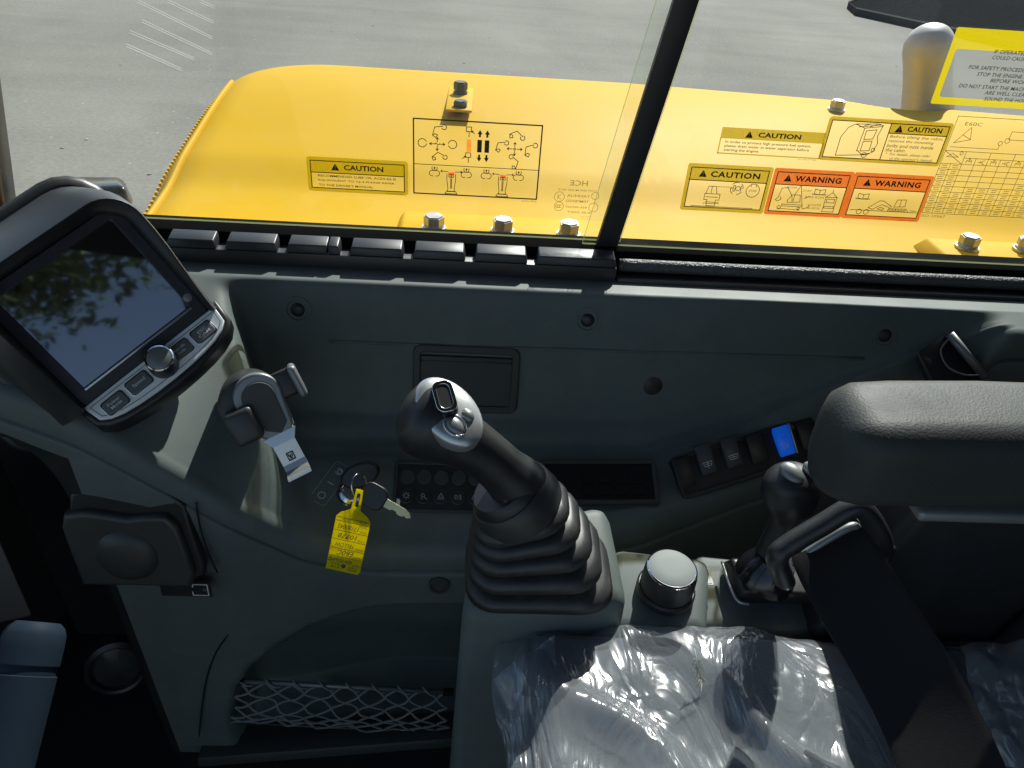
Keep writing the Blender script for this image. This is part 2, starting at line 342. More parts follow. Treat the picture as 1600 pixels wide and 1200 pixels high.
# ------------------------------------------------------------------ yard
g = mesh('asphalt_yard', [(-150, -150, 0), (150, -150, 0), (150, 150, 0), (-150, 150, 0)], [(0, 1, 2, 3)], ASPH); g['kind'] = 'structure'; g['label'] = 'worn light grey asphalt yard'
REFLP = film_mat('painted_reflection', (0.62, 0.62, 0.58), 0.30, 0.0)  # pale lines of a reflection in the glass, painted on the ground
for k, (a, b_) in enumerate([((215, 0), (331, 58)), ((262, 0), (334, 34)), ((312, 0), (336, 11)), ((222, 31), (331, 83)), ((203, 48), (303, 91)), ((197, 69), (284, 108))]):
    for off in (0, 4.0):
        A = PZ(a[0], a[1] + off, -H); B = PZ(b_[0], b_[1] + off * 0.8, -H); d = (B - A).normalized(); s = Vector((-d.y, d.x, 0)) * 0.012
        o = mesh('reflection_line', [A + s + Vector((0, 0, .004)), A - s + Vector((0, 0, .004)), B - s + Vector((0, 0, .004)), B + s + Vector((0, 0, .004))], [(3, 2, 1, 0)], REFLP, g)
# small litter on the asphalt
bm = bmesh.new()
for i in range(45):
    px, py = random.uniform(0, 1600), random.uniform(0, 330); P = PZ(px, py, -H)
    s = random.uniform(0.004, 0.013); mtx = Matrix.Translation(P + Vector((0, 0, s * .3))) @ Matrix.Rotation(random.uniform(0, 6), 4, 'Z') @ Matrix.Diagonal((s * random.uniform(1, 2.4), s, s * .5, 1))
    bmesh.ops.create_icosphere(bm, subdivisions=1, radius=1, matrix=mtx)
o = from_bm('grit', bm, mat('pale_grit', (0.26, 0.25, 0.22), 0.9, var=0.4, vscale=3)); o['kind'] = 'stuff'; o['label'] = 'pale grit and small leaves scattered over the asphalt'; o['category'] = 'grit'
# planting bed with a kerb, far corner; tree shade put into its dark mulch
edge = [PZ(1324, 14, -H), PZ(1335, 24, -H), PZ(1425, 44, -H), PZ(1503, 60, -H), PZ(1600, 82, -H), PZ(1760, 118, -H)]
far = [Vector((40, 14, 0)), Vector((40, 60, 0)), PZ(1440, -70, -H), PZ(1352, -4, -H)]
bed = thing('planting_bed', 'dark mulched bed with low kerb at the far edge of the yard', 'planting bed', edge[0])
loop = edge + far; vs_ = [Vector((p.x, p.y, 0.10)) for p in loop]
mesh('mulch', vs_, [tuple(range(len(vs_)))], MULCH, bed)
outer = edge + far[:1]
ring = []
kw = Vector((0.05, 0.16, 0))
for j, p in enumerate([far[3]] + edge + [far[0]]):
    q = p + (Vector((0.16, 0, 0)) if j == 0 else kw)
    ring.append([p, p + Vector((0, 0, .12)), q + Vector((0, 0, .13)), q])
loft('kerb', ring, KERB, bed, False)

# ------------------------------------------------------------------ excavator hood
def hood_edge_dist(x, y):
    # distance inside a rounded outline: front edge x=-.435, far edge y=1.70
    R = 0.21; dx = x + 0.495; dy = 1.70 - y
    if dx < R and dy < R: return R - math.hypot(R - dx, R - dy)
    return min(dx, dy)
PITC = PZ(1388, 172, -0.385)
def hood_z(x, y):
    d = hood_edge_dist(x, y); z = -0.425 + 0.072 * sstep(0.93, 1.55, y) - 0.02 * max(0, x - 0.3)
    z -= 0.010 * sstep(1.20, 1.10, y)
    r = 0.085
    if d < r: z -= r - math.sqrt(max(0, r * r - (r - max(d, 0)) ** 2))
    e = math.hypot((x - PITC.x) / 0.13, (y - PITC.y) / 0.075)
    z -= 0.05 * sstep(1.0, 0.8, e)
    return z
hood = thing('engine_hood', 'glossy yellow engine hood of the machine outside the window', 'engine hood', V(0.4, 1.3, -0.5))
nx, ny = 230, 120; vs_, fs = [], []
xs = [-0.495 + 2.0 * (i / nx) ** 1.35 for i in range(nx + 1)]; ys = [0.958 + (1.70 - 0.958) * (1 - (1 - j / ny) ** 1.25) for j in range(ny + 1)]
for j in range(ny + 1):
    for i in range(nx + 1):
        x, y = xs[i], ys[j]; d = hood_edge_dist(x, y)
        if d < 0:            # pull corner points onto the rounded outline
            R = 0.21; cx, cy = -0.495 + R, 1.70 - R; a = math.atan2(y - cy, x - cx); x, y = cx + R * math.cos(a), cy + R * math.sin(a)
        vs_.append(V(x, y, hood_z(x, y)))
for j in range(ny):
    for i in range(nx):
        a = j * (nx + 1) + i; fs.append((a, a + 1, a + nx + 2, a + nx + 1))
mesh('top_panel', vs_, fs, YEL, hood, 'all')
# skirts below the rounded edge
sk_ = [vs_[j * (nx + 1)] for j in range(ny + 1)] + [vs_[ny * (nx + 1) + i] for i in range(1, nx + 1)]
nv = len(sk_); mesh('side_skirt', sk_ + [p + Vector((0, 0, -0.75)) for p in sk_], [(i, i + 1, nv + i + 1, nv + i) for i in range(nv - 1)], YEL, hood, 'all')
# folded front lip with louvre teeth
lip = [V(-0.452, 0.985 + 0.50 * t, hood_z(-0.452, 0.985 + 0.50 * t) + 0.003) for t in [i / 20 for i in range(21)]]
loft('edge_fold', sweep_rings(lip, [0.005] * 21, 8), YEL, hood)
bm = bmesh.new()
for i in range(50):
    y = 0.97 + i * 0.0106; z = hood_z(-0.485, y)
    bmesh.ops.create_cube(bm, size=1, matrix=Matrix.Translation(V(-0.487, y, z + 0.002)) @ Matrix.Diagonal((0.004, 0.005, 0.006, 1)))
o = from_bm('louvre_teeth', bm, YEL, hood); o['kind'] = 'stuff'
# bolts: hex head with washer, one mesh shared
def bolt_mesh(name, af, h, wr):
    bm = bmesh.new()
    bmesh.ops.create_cone(bm, segments=28, radius1=wr, radius2=wr, depth=0.004, cap_ends=True, matrix=Matrix.Translation((0, 0, 0.002)))
    bmesh.ops.create_cone(bm, segments=28, radius1=wr * .86, radius2=wr * .8, depth=0.003, cap_ends=True, matrix=Matrix.Translation((0, 0, 0.0055)))
    r = bmesh.ops.create_cone(bm, segments=6, radius1=af / 1.732, radius2=af / 1.732, depth=h, cap_ends=True, matrix=Matrix.Translation((0, 0, 0.007 + h / 2)))
    e = [e for e in bm.edges if all(v in r['verts'] for v in e.verts) and all(v.co.z > 0.007 + h * .9 for v in e.verts)]
    bmesh.ops.bevel(bm, geom=e, offset=0.0018, segments=2, affect='EDGES')
    me = bpy.data.meshes.new(name); bm.to_mesh(me); bm.free(); return me
BM1 = bolt_mesh('bolt', 0.024, 0.013, 0.0165); BM1.materials.append(BOLTM)
BM2 = bolt_mesh('black_nut', 0.022, 0.014, 0.013); BM2.materials.append(BLACK)
def put(name, me, parent, P, rot=0):
    o = bpy.data.objects.new(name, me); COL.objects.link(o); o.parent = parent; o.location = P - ORIG[parent.name]; o.rotation_euler = (0, 0, rot); return o
pad_z = -0.417
for k, (xa, xb) in enumerate([(-0.10, 0.19), (0.665, 1.1)]):
    yb = 1.045
    P = [V(xa - .012, 0.965, pad_z - .02), V(xb + .012, 0.965, pad_z - .02), V(xb + .012, yb + .012, pad_z - .02), V(xa - .012, yb + .012, pad_z - .02),
         V(xa, 0.975, pad_z), V(xb, 0.975, pad_z), V(xb, yb, pad_z), V(xa, yb, pad_z)]
    hexa('mounting_pad', P, 0.004, YEL, hood, 2)
for k, (px, py) in enumerate([(678, 358), (785, 363), (888, 368), (1510, 388), (1600, 392)]):
    P = PZ(px, py, pad_z); put('bolt', BM1, hood, Vector((P.x, P.y, H + pad_z)), random.uniform(0, 1))
P1 = PZ(719, 168, -0.375); 
for px, py in [(719, 161), (719, 182)]:
    P = PZ(px, py, -0.37); P.z = H + hood_z(P.x, P.y) + .004; put('bracket_nut', BM2, hood, P, random.uniform(0, 1))
cz = hood_z(P1.x, P1.y)
rbox('bracket_plate', frame(V(P1.x, P1.y - .02, cz + .003), (1, 0, 0), (0, 1, 0)), (0, 0, 0), (0.045, 0.16, 0.004), 0.001, YEL, hood)
P = PZ(1303, 184, -0.375); P.z = H + hood_z(P.x, P.y); put('bolt', BM1, hood, P, 0.3)
# lifting-lid crease line on the hood
# exhaust stack
ex = PZ(1452, 178, -0.41); ex.y = min(ex.y, 1.69)
et = thing('exhaust_stack', 'satin grey curved exhaust stack rising through the yellow hood', 'exhaust', ex)
kx = (ex - CAM).dot(CF); u = kx / FPX
def exp(px, py, dy=0): q = PY(px, py, ex.y + dy); return q
path = [exp(1447, 200), exp(1449, 165), exp(1449, 130), exp(1450, 100), exp(1451, 78), exp(1451, 60), exp(1451, 46), exp(1451, 38)]
rad_ = [.054, .052, .047, .047, .050, .046, .033, .010]
sp = smooth_path(path, 8); rs = [interp(i / 8, list(enumerate(rad_))) for i in range(len(sp))]
for _ in range(6): rs = [rs[0]] + [(rs[i - 1] + 2 * rs[i] + rs[i + 1]) / 4 for i in range(1, len(rs) - 1)] + [rs[-1]]
loft('pipe', sweep_rings(sp, rs, 28, Vector((1, 0, 0))), EXH, et, 'all')
lathe('base_collar', axis_frame(V(ex.x, ex.y, -0.43), (0, 0, 1)), [(0.062, 0), (0.062, 0.012), (0.055, 0.016)], EXH, et)

# black mirror housing outside, beside the hood
mh = thing('mirror_housing', 'black mirror housing outside behind the monitor hood', 'mirror', PY(140, 310, 1.02))
Pm = [PY(86, 318, 1.0), PY(200, 318, 1.0), PY(200, 306, 1.10), PY(88, 306, 1.10)]
Pm = [PY(85, 322, 0.99), PY(205, 330, 0.99), PY(212, 318, 1.07), PY(92, 310, 1.07), PY(92, 296, 1.0), PY(196, 290, 1.0), PY(190, 276, 1.07), PY(118, 274, 1.07)]
hexa('housing', Pm, 0.008, GLOSSB, mh, 3)
tube('mounting_arm', [PY(180, 315, 1.04), PY(215, 345, 1.03), PY(230, 400, 1.02)], 0.012, BLACK, mh)

# ------------------------------------------------------------------ cab shell
shell = thing('cab_shell', 'dark operator cabin around the seat, with floor, roof and pillars', 'cabin', V(0.25, 0.2, -1.08))
ID = Matrix.Identity(4)
def sbox(name, x0, x1, y0, y1, z0, z1, mt, parent=shell, r=0.0): return rbox(name, ID, ((x0 + x1) / 2, (y0 + y1) / 2, H + (z0 + z1) / 2), (x1 - x0, y1 - y0, z1 - z0), r, mt, parent, 2)
sbox('floor', -0.72, 1.2, -0.45, 0.97, -1.13, -1.085, MATM)
plate('roof', frame(V(0, 0, 0.44), (1, 0, 0), (0, 1, 0)), [[(-0.72, -0.30), (1.2, -0.30), (1.2, 0.98), (-0.72, 0.98)]], CEIL, shell, 0.05)
sbox('rear_wall', 1.15, 1.2, -0.44, 0.95, -1.085, 0.42, PANELD)
sbox('outer_side_panel', -0.70, 1.2, 0.945, 0.957, -1.085, -0.43, YEL)
sbox('front_lower_panel', -0.70, -0.66, -0.2, 0.95, -1.085, -0.62, PANELD)
sbox('front_glass', -0.685, -0.68, -0.55, 0.90, -0.62, 0.42, GLASS)
sbox('door_pillar', -0.72, -0.66, -0.44, -0.38, -1.085, 0.44, BLACK, r=.01)
sbox('door_pillar', 0.62, 0.72, -0.44, -0.38, -1.085, 0.44, BLACK, r=.01)
sbox('rear_side_panel', 0.72, 1.2, -0.44, -0.40, -1.085, 0.44, PANELD)
# front right pillar leans a little
Pp = []
for z in (-1.085, 0.42):
    x1 = -0.571 + (z + 0.398) * 0.165; Pp += [V(x1 - .10, .90, z), V(x1, .90, z), V(x1 - .012, .96, z), V(x1 - .10, .96, z)]
hexa('front_pillar', Pp, 0.006, BLACK, shell, 2)
Pp = []
for z in (-0.43, 0.42):
    x1 = -0.571 + (z + 0.398) * 0.165; Pp += [V(x1 - .012, .888, z), V(x1 + .006, .888, z), V(x1 + .006, .899, z), V(x1 - .012, .899, z)]
hexa('pillar_trim', Pp, 0.002, BROWN, shell, 2)

# ------------------------------------------------------------------ side window
YL, YR = 0.927, 0.914          # inner faces of the two sliding panes
win = thing('sliding_side_window', 'sliding two-pane side window in a black frame', 'window', V(0.25, 0.92, -0.43))
sbox('frame_bottom', -0.60, 1.2, 0.900, 0.944, -0.450, -0.398, mat('glazing_rubber', (0.007, 0.007, 0.007), 1.0, spec=0.0), win, 0.003)
sbox('frame_top', -0.60, 1.2, 0.900, 0.944, 0.36, 0.42, BLACK, win, 0.003)
sbox('frame_rear', 1.10, 1.2, 0.900, 0.944, -0.398, 0.36, BLACK, win, 0.003)
def mx_(px, py, Y): return PY(px, py, Y).x
def slant(x, z, sl): return x + (z + 0.40) * sl
def pane(name, xa0, xa1, xb0, xb1, Y, parent):
    z0, z1 = -0.3975, 0.362; P = []
    for y in (Y, Y + .005):
        P += [V(xa0, y, z0), V(xb0, y, z0), V(xb1, y, z1), V(xa1, y, z1)]
    o = mesh(name, P, [(0, 1, 2, 3), (7, 6, 5, 4), (0, 4, 5, 1), (1, 5, 6, 2), (2, 6, 7, 3), (3, 7, 4, 0)], [GLASS, GEDGE], parent)
    for i, p in enumerate(o.data.polygons): p.material_index = 0 if i < 2 else 1
    return o
SLM = 0.158
a0, a1 = mx_(910, 381, YR), mx_(1026, 0, YR); b0, b1 = mx_(968, 385, YL), mx_(1088, 0, YL)
za, zb = PY(910, 381, YR).z, PY(1026, 0, YR).z; slr = (a1 - a0) / (zb - za); 
pane('rear_pane', a0, a0 + slr * 0.76, 1.12, 1.12, YR, win)
pane('front_pane', -0.58, -0.47, b0, b0 + slr * 0.76, YL, win)
# black meeting seal between the panes
Pp = []
c0 = mx_(945, 385, .92)
for z in (-0.3975, 0.362):
    x = c0 + slr * (z + .40); Pp += [V(x - .0135, .908, z), V(x + .0135, .908, z), V(x + .0135, .9135, z), V(x - .0135, .9135, z)]
hexa('meeting_seal', Pp, 0.001, BLACK, win, 2)
Pp = []
for z in (-0.3975, 0.362):
    x = c0 + slr * (z + .40); Pp += [V(x - .0115, .9195, z), V(x + .0115, .9195, z), V(x + .0115, .9265, z), V(x - .0115, .9265, z)]
hexa('meeting_seal', Pp, 0.001, BLACK, win, 2)
# ribbed seal along the rear half
pts = [V(0.185 + i * 0.01, 0.893, -0.414) for i in range(95)]
loft('ribbed_seal', sweep_rings(pts, [0.0085] * len(pts), 12, Vector((0, 1, 0))), SEALM, win, 'all')
sbox('seal_carrier', 0.182, 1.15, 0.872, 0.902, -0.437, -0.424, BLACK, win, 0.002)
# etched mark on the front pane, seen from behind
gf = frame(Vector((0, YL - .0006, H)), (1, 0, 0), (0, 0, 1))
def gbox(px0, py0, px1, py1, Y): a = PY(px0, py0, Y); b = PY(px1, py1, Y); return (a.x, b.x, b.z - H, a.z - H)
for s, bx_ in [('HCE', (891, 281, 918, 291)), ('DOT-834 M-550 AS-2', (873, 294, 932, 300)), ('YANHUA', (886, 303, 922, 309)), ('TEMPERED', (884, 311.5, 920, 317)), ('43R-005247', (883, 321, 917, 326)), ('KSL2007', (886, 329, 922, 334))]:
    text('etched_lettering', gf, s, gbox(*bx_, YL), ETCH, win, 0, bold=0.012, mirror=True)
pc = lambda x, y: (PY(x, y, YL).x, PY(x, y, YL).z - H)
ln = []
for (x, y, r) in [(874, 307, .0062), (873, 322, .0058), (930, 306, .0045), (927, 324, .0058)]:
    c = pc(x, y); ln.append(circ(c[0], c[1], r, 20))
c = pc(874, 307); ln += [[(c[0] - .002, c[1] - .003), (c[0] - .002, c[1] + .003)], [(c[0] + .002, c[1] + .003), (c[0] - .002, c[1]), (c[0] + .002, c[1] - .003)]]
c = pc(873, 322); ln += [circ(c[0] + dx, c[1], .0018, 10, 60, 300) for dx in (-.0025, 0, .0025)]
for x, y in [(893, 338), (896, 341), (890, 341), (908, 338), (912, 338), (916, 338), (920, 338), (910, 341), (914, 341), (918, 341)]:
    c = pc(x, y); ln.append([(c[0] - .0004, c[1]), (c[0] + .0004, c[1])])
strokes('etched_symbols', gf, ln, 0.0007, ETCH, win)

# ------------------------------------------------------------------ stickers on the glass
def sticker(name, label, cat, px0, py0, px1, py1, Y, **k):
    """top-left and bottom-right pixel -> rectangle on the pane; returns root, frame, width, height"""
    a = PY(px0, py0, Y); b = PY(px1, py1, Y)
    root = thing(name, label, cat, Vector((a.x, Y - .0004, b.z)))
    return root, frame(Vector((a.x, Y - .0006, b.z)), (1, 0, 0), (0, 0, 1)), b.x - a.x, a.z - b.z
def caution_triangle(fr, cx, cy, s, root, hole=None):
    plate('warning_triangle', fr, [[(cx - s * .58, cy - s * .5), (cx + s * .58, cy - s * .5), (cx, cy + s * .5)]], INK, root, z=.0006)
    plate('exclamation_mark', fr, [[(cx - s * .07, cy + s * .22), (cx - s * .03, cy - s * .17), (cx + s * .03, cy - s * .17), (cx + s * .07, cy + s * .22)]], TAGM, root, z=.0009)
    plate('exclamation_mark', fr, [ell(cx, cy - s * .32, s * .07, n=10)], TAGM, root, z=.0009)
def bordered(root, fr, W, Hh, x0, x1, bord, r, film, hdr, lnw=.0011, left_open=True):
    """border, dark inner line, header band and clear window of one warning panel between x0 and x1"""
    plate('border', fr, [rr(x0, x1, 0, Hh, r), rr(x0 + bord, x1 - bord, bord, Hh - bord, .0004)[::-1]], film, root)
    plate('clear_window', fr, [rr(x0 + bord, x1 - bord, bord, hdr, .0003)], CLEARF, root)
    plate('header_band', fr, [rr(x0 + bord, x1 - bord, hdr, Hh - bord, .0003)], film, root)
    a, b, c, d = x0 + bord, x1 - bord, bord, Hh - bord
    strokes('frame_line', fr, [[(a, c), (b, c), (b, d), (a, d), (a, c)], [(a, hdr), (b, hdr)]], lnw, INK, root, .0004)

# 1. small caution label, front pane
s1, fr, W, Hh = sticker('caution_sticker', 'mustard bordered caution sticker about lube oil on front pane', 'sticker', 478, 243.5, 638, 305.5, YL)
bordered(s1, fr, W, Hh, 0, W, .0046, .004, MUST, Hh * .555)
caution_triangle(fr, W * .28, Hh * .735, Hh * .20, s1)
text('lettering', fr, 'CAUTION', (W * .365, W * .755, Hh * .655, Hh * .81), INK, s1, .0006, bold=.03)
for i, (s, x1) in enumerate([('RECOMMENDED LUBE OIL ACEA-E6 IS', .88), ('EQUIVALENT TO CJ-4 PLEASE REFER', .865), ("TO THE DRIVER'S MANUAL", .65)]):
    text('lettering', fr, s, (W * .105, W * x1, Hh * (.435 - .135 * i), Hh * (.50 - .135 * i)), INK, s1, .0006, bold=.008)
text('lettering', fr, '61N8-07185', (W * .78, W * .95, Hh * .025, Hh * .06), INKT, s1, .0006)

# 2. operating pattern diagram, front pane
s2, fr, W, Hh = sticker('control_pattern_sticker', 'large clear sticker with lever pattern diagrams and arrows', 'sticker', 646, 184.5, 838, 311, YL)
plate('clear_film', fr, [rr(-.002, W + .002, -.004, Hh + .001, .002)], CLEARF, s2)
strokes('frame_line', fr, [[(0, 0), (W, 0), (W, Hh), (0, Hh), (0, 0)]], .0016, INK, s2, .0003)
strokes('divider_line', fr, [[(0, Hh * .405), (W, Hh * .405)]], .0008, INK, s2, .0003)
def D(u, v): return (u * W, v * Hh)
def boomicon(cx, cy, k, flip=1, rot=0):
    pts = [(-1, -.8), (-.6, .7), (.9, .9)]; buck = [(-1, -.8), (-.4, -1.2), (-.1, -.7), (-.5, -.5), (-1, -.8)]
    arc = circ(1.1, .75, .45, 8, 120, -160); arc = [(x, y) for x, y in arc]
    q = math.cos(rad(rot)), math.sin(rad(rot))
    T = lambda p: (cx + k * flip * (p[0] * q[0] - p[1] * q[1]), cy + k * (p[0] * q[1] + p[1] * q[0]))
    return [[T(p) for p in L] for L in (pts, buck, arc)]
ln = []
ln += boomicon(W * .19, Hh * .855, .0065) + boomicon(W * .195, Hh * .515, .006, 1, -35)
ln += boomicon(W * .80, Hh * .85, .0062, 1, -50) + boomicon(W * .685, Hh * .70, .006) + boomicon(W * .915, Hh * .67, .0065, 1, 10) + boomicon(W * .795, Hh * .49, .006, -1, 30)
for cx, cy in ((.185, .685), (.795, .675)):
    for dx, dy in ((1, 0), (-1, 0), (0, 1.25), (0, -1.25)): ln += arrow(W * (cx + dx * .018), Hh * (cy + dy * .022), W * (cx + dx * .06), Hh * (cy + dy * .07), .0026)
ln += [circ(W * .795, Hh * .675, .0012, 10), circ(W * .068, Hh * .69, .0050, 20, 20, 350), circ(W * .305, Hh * .69, .0050, 20, 200, 530)]
ln += [[D(.165, .68), D(.175, .70), D(.19, .67), D(.205, .69)]]
for v in (.87, .53): ln += [[D(.41, v), D(.41, v + .06), D(.45, v + .06), D(.45, v), D(.41, v)], [D(.432, v - .07), D(.432, v)]]
ln += arrow(W * .475, Hh * .845, W * .452, Hh * .88, .002) + arrow(W * .385, Hh * .51, W * .412, Hh * .545, .002)
strokes_split('pictogram', fr, ln, .0009, INK, s2, .0003)
for c, mt_ in ((.433, ORF2), (.517, INK), (.575, INK)):
    plate('pedal_symbol', fr, [rr(W * (c - .018), W * (c + .018), Hh * .605, Hh * .77, .0005)], mt_, s2, z=.0004)
    plate('pedal_dot', fr, [ell(W * c, Hh * .69, .0008, n=10)], YFRAME, s2, z=.0006)
for c in (.517, .575):
    for v, sg in ((.83, 1), (.55, -1)):
        plate('arrow_symbol', fr, [[(W * (c - .008), Hh * (v - sg * .025)), (W * (c + .008), Hh * (v - sg * .025)), (W * (c + .008), Hh * (v + sg * .015)), (W * (c + .02), Hh * (v + sg * .015)), (W * c, Hh * (v + sg * .07)), (W * (c - .02), Hh * (v + sg * .015)), (W * (c - .008), Hh * (v + sg * .015))]], INK, s2, z=.0004)
ln = []
for cx, l_, r_ in ((.30, .165, .42), (.715, .58, .84)):
    ln += [[D(cx - .035, .29), D(cx - .035, .20), D(cx - .025, .09), D(cx - .03, .045), D(cx + .03, .045), D(cx + .025, .09), D(cx + .035, .20), D(cx + .035, .29)], [D(cx - .004, .23), D(cx - .004, .09)], [D(cx + .004, .23), D(cx + .004, .09)],
           [D(cx - .05, .015), D(cx + .05, .015), D(cx + .035, .05), D(cx - .035, .05), D(cx - .05, .015)], circ(W * (cx - .008), Hh * .265, .002, 12), circ(W * (cx + .008), Hh * .265, .002, 12)]
    ln += arrow(W * (cx - .03), Hh * .32, W * (cx - .085), Hh * .325, .002) + arrow(W * (cx + .03), Hh * .32, W * (cx + .085), Hh * .325, .002)
    for q in (l_, r_):
        ln += [circ(W * (q - .018), Hh * .29, .0035, 12, 60, 290), circ(W * (q + .018), Hh * .29, .0035, 12, 120, -110), circ(W * q, Hh * .36, .0032, 12, 150, 390)] + arrow(W * q, Hh * .335, W * q, Hh * .375, .0018)
strokes_split('pictogram', fr, ln, .0008, INK, s2, .0003)
for cx in (.30, .715):
    plate('red_seat_symbol', fr, [[D(cx - .028, .315), D(cx + .028, .315), D(cx + .02, .275), D(cx - .02, .275)]], REDF, s2, z=.0005)
text('lettering', fr, '61N1-17510', (W * .88, W * 1.0, -Hh * .045, -Hh * .02), INKT, s2, .0004)

# 3. fuel system caution, rear pane
s3, fr, W, Hh = sticker('caution_sticker', 'plain edged caution sticker about draining water before starting the engine', 'sticker', 1129, 198, 1279, 248, YR)
plate('header_band', fr, [rr(0, W, Hh * .58, Hh, .0004)], MUST, s3)
plate('clear_window', fr, [rr(0, W, 0, Hh * .58, .0004)], CLEARF, s3)
strokes('frame_line', fr, [[(.0004, .0004), (W, .0004), (W, Hh * .6), ], [(.0004, .0004), (.0004, Hh * .6)]], .0016, MUST, s3, .0003)
caution_triangle(fr, W * .27, Hh * .78, Hh * .26, s3)
text('lettering', fr, 'CAUTION', (W * .355, W * .77, Hh * .69, Hh * .88), INK, s3, .0006, bold=.03)
for i, (s, x1) in enumerate([('In order to protect high pressure fuel system,', .89), ('please drain water in water separator before', .88), ('starting the engine.', .40)]):
    text('lettering', fr, s, (W * .055, W * x1, Hh * (.39 - .155 * i), Hh * (.52 - .155 * i)), INK, s3, .0006, bold=.008)
text('lettering', fr, '61Q4-07180', (W * .80, W * .98, -Hh * .09, -Hh * .03), INKT, s3, .0004)

# 4. cabin tilting caution with cab drawing
s4, fr, W, Hh = sticker('caution_sticker', 'mustard bordered caution sticker with cabin drawing about tilting the cabin', 'sticker', 1297, 181, 1466, 260, YR)
bd = .0042
plate('border', fr, [rr(0, W, 0, Hh, .004), rr(bd, W - bd, bd, Hh - bd, .0004)[::-1]], MUST, s4)
plate('clear_window', fr, [rr(bd, W - bd, bd, Hh - bd, .0003)], CLEARF, s4)
plate('header_band', fr, [rr(W * .5, W - bd, Hh * .70, Hh - bd, .0003)], MUST, s4, z=.0002)
strokes('frame_line', fr, [[(bd, bd), (W - bd, bd), (W - bd, Hh - bd), (bd, Hh - bd), (bd, bd)], [(W * .5, bd), (W * .5, Hh - bd)], [(W * .5, Hh * .70), (W - bd, Hh * .70)]], .0011, INK, s4, .0004)
caution_triangle(fr, W * .575, Hh * .81, Hh * .17, s4)
text('lettering', fr, 'CAUTION', (W * .64, W * .92, Hh * .755, Hh * .875), INK, s4, .0006, bold=.03)
for i, (s, x0, x1) in enumerate([('Before tilting the cabin,', .52, .955), ('remove the mounting', .52, .89), ('bolts and nuts inside', .52, .90), ('the cabin.', .52, .685), ('*  For details, please refer', .53, .90), ('to the operator\'s manual.', .575, .93)]):
    text('lettering', fr, s, (W * x0, W * x1, Hh * (.585 - .10 * i), Hh * (.665 - .10 * i)), INK, s4, .0006, shear=.15)
ln = [[D(.13, .14), D(.13, .55), D(.17, .78), D(.22, .86), D(.40, .89), D(.44, .86), D(.42, .62), D(.44, .45), D(.42, .25), D(.38, .18), D(.13, .13)],
      [D(.22, .86), D(.30, .78), D(.44, .84)], [D(.30, .78), D(.29, .25)], [D(.32, .72), D(.40, .76), D(.39, .55), D(.32, .52), D(.32, .72)], [D(.32, .48), D(.39, .50), D(.39, .28), D(.32, .26), D(.32, .48)],
      [D(.25, .80), D(.42, .87)], [D(.29, .28), D(.34, .18), D(.40, .22)], circ(W * .36, Hh * .17, .003, 10), circ(W * .42, Hh * .30, .0022, 10), [D(.29, .84), D(.34, .88)], [D(.34, .82), D(.39, .87)]]
strokes('cabin_drawing', fr, ln, .0008, INK, s4, .0004)

# 5-7. three panels in one strip, rear pane
a = PY(1071, 253.5, YR); 
s5, fr, W, Hh = sticker('warning_strip', 'strip sticker with one mustard caution and two orange warning panels', 'sticker', 1076, 254, 1434, 346.5, YR)
c3 = [(0, W * .343, MUST, 'CAUTION'), (W * .347, W * .672, ORNG, 'WARNING'), (W * .672, W * 1.0, ORNG, 'WARNING')]
for x0, x1, film, s in c3:
    bordered(s5, fr, W, Hh, x0, x1, .0048, .003, film, Hh * .66); w_ = x1 - x0
    caution_triangle(fr, x0 + w_ * .19, Hh * .80, Hh * .145, s5, film)
    text('lettering', fr, s, (x0 + w_ * .28, x0 + w_ * .86, Hh * .735, Hh * .86), INK, s5, .0006, bold=.032, spacing=1.12)
x0, w_ = 0, W * .343; E1 = lambda u, v: (x0 + w_ * u, Hh * v)
ln = [[E1(.30, .12), E1(.30, .25), E1(.26, .25), E1(.26, .38), E1(.44, .38), E1(.44, .25), E1(.40, .25), E1(.40, .12), E1(.30, .12)], [E1(.28, .31), E1(.42, .31)], [E1(.27, .38), E1(.29, .54), E1(.38, .54), E1(.40, .38)], [E1(.33, .54), E1(.33, .40)], [E1(.28, .20), E1(.44, .20)], [E1(.26, .17), E1(.45, .17)], [E1(.12, .105), E1(.86, .105)]]
ln += [[E1(.40 + .03 * i, .54), E1(.415 + .03 * i, .54)] for i in range(6)]
ln += [[E1(.58, .46), E1(.58, .58), E1(.60, .58), E1(.60, .46), E1(.58, .46)], circ(*E1(.635, .52), .0028, 12), [E1(.67, .46), E1(.67, .58)], [E1(.545, .52), E1(.575, .52)], circ(*E1(.62, .52), .0078, 14, 0, 50), circ(*E1(.62, .52), .0078, 14, 80, 140), circ(*E1(.62, .52), .0078, 14, 180, 240), circ(*E1(.62, .52), .0078, 14, 280, 330)]
ln += [circ(*E1(.815, .49), .0082, 20, 110, 430), [E1(.785, .57), E1(.785, .63), E1(.845, .63), E1(.845, .57)]]
strokes_split('pictogram', fr, ln, .0009, INKT, s5, .0004)
text('lettering', fr, 'STOP', (x0 + w_ * .77, x0 + w_ * .86, Hh * .465, Hh * .51), INK, s5, .0006)
x0, w_ = W * .347, W * .325
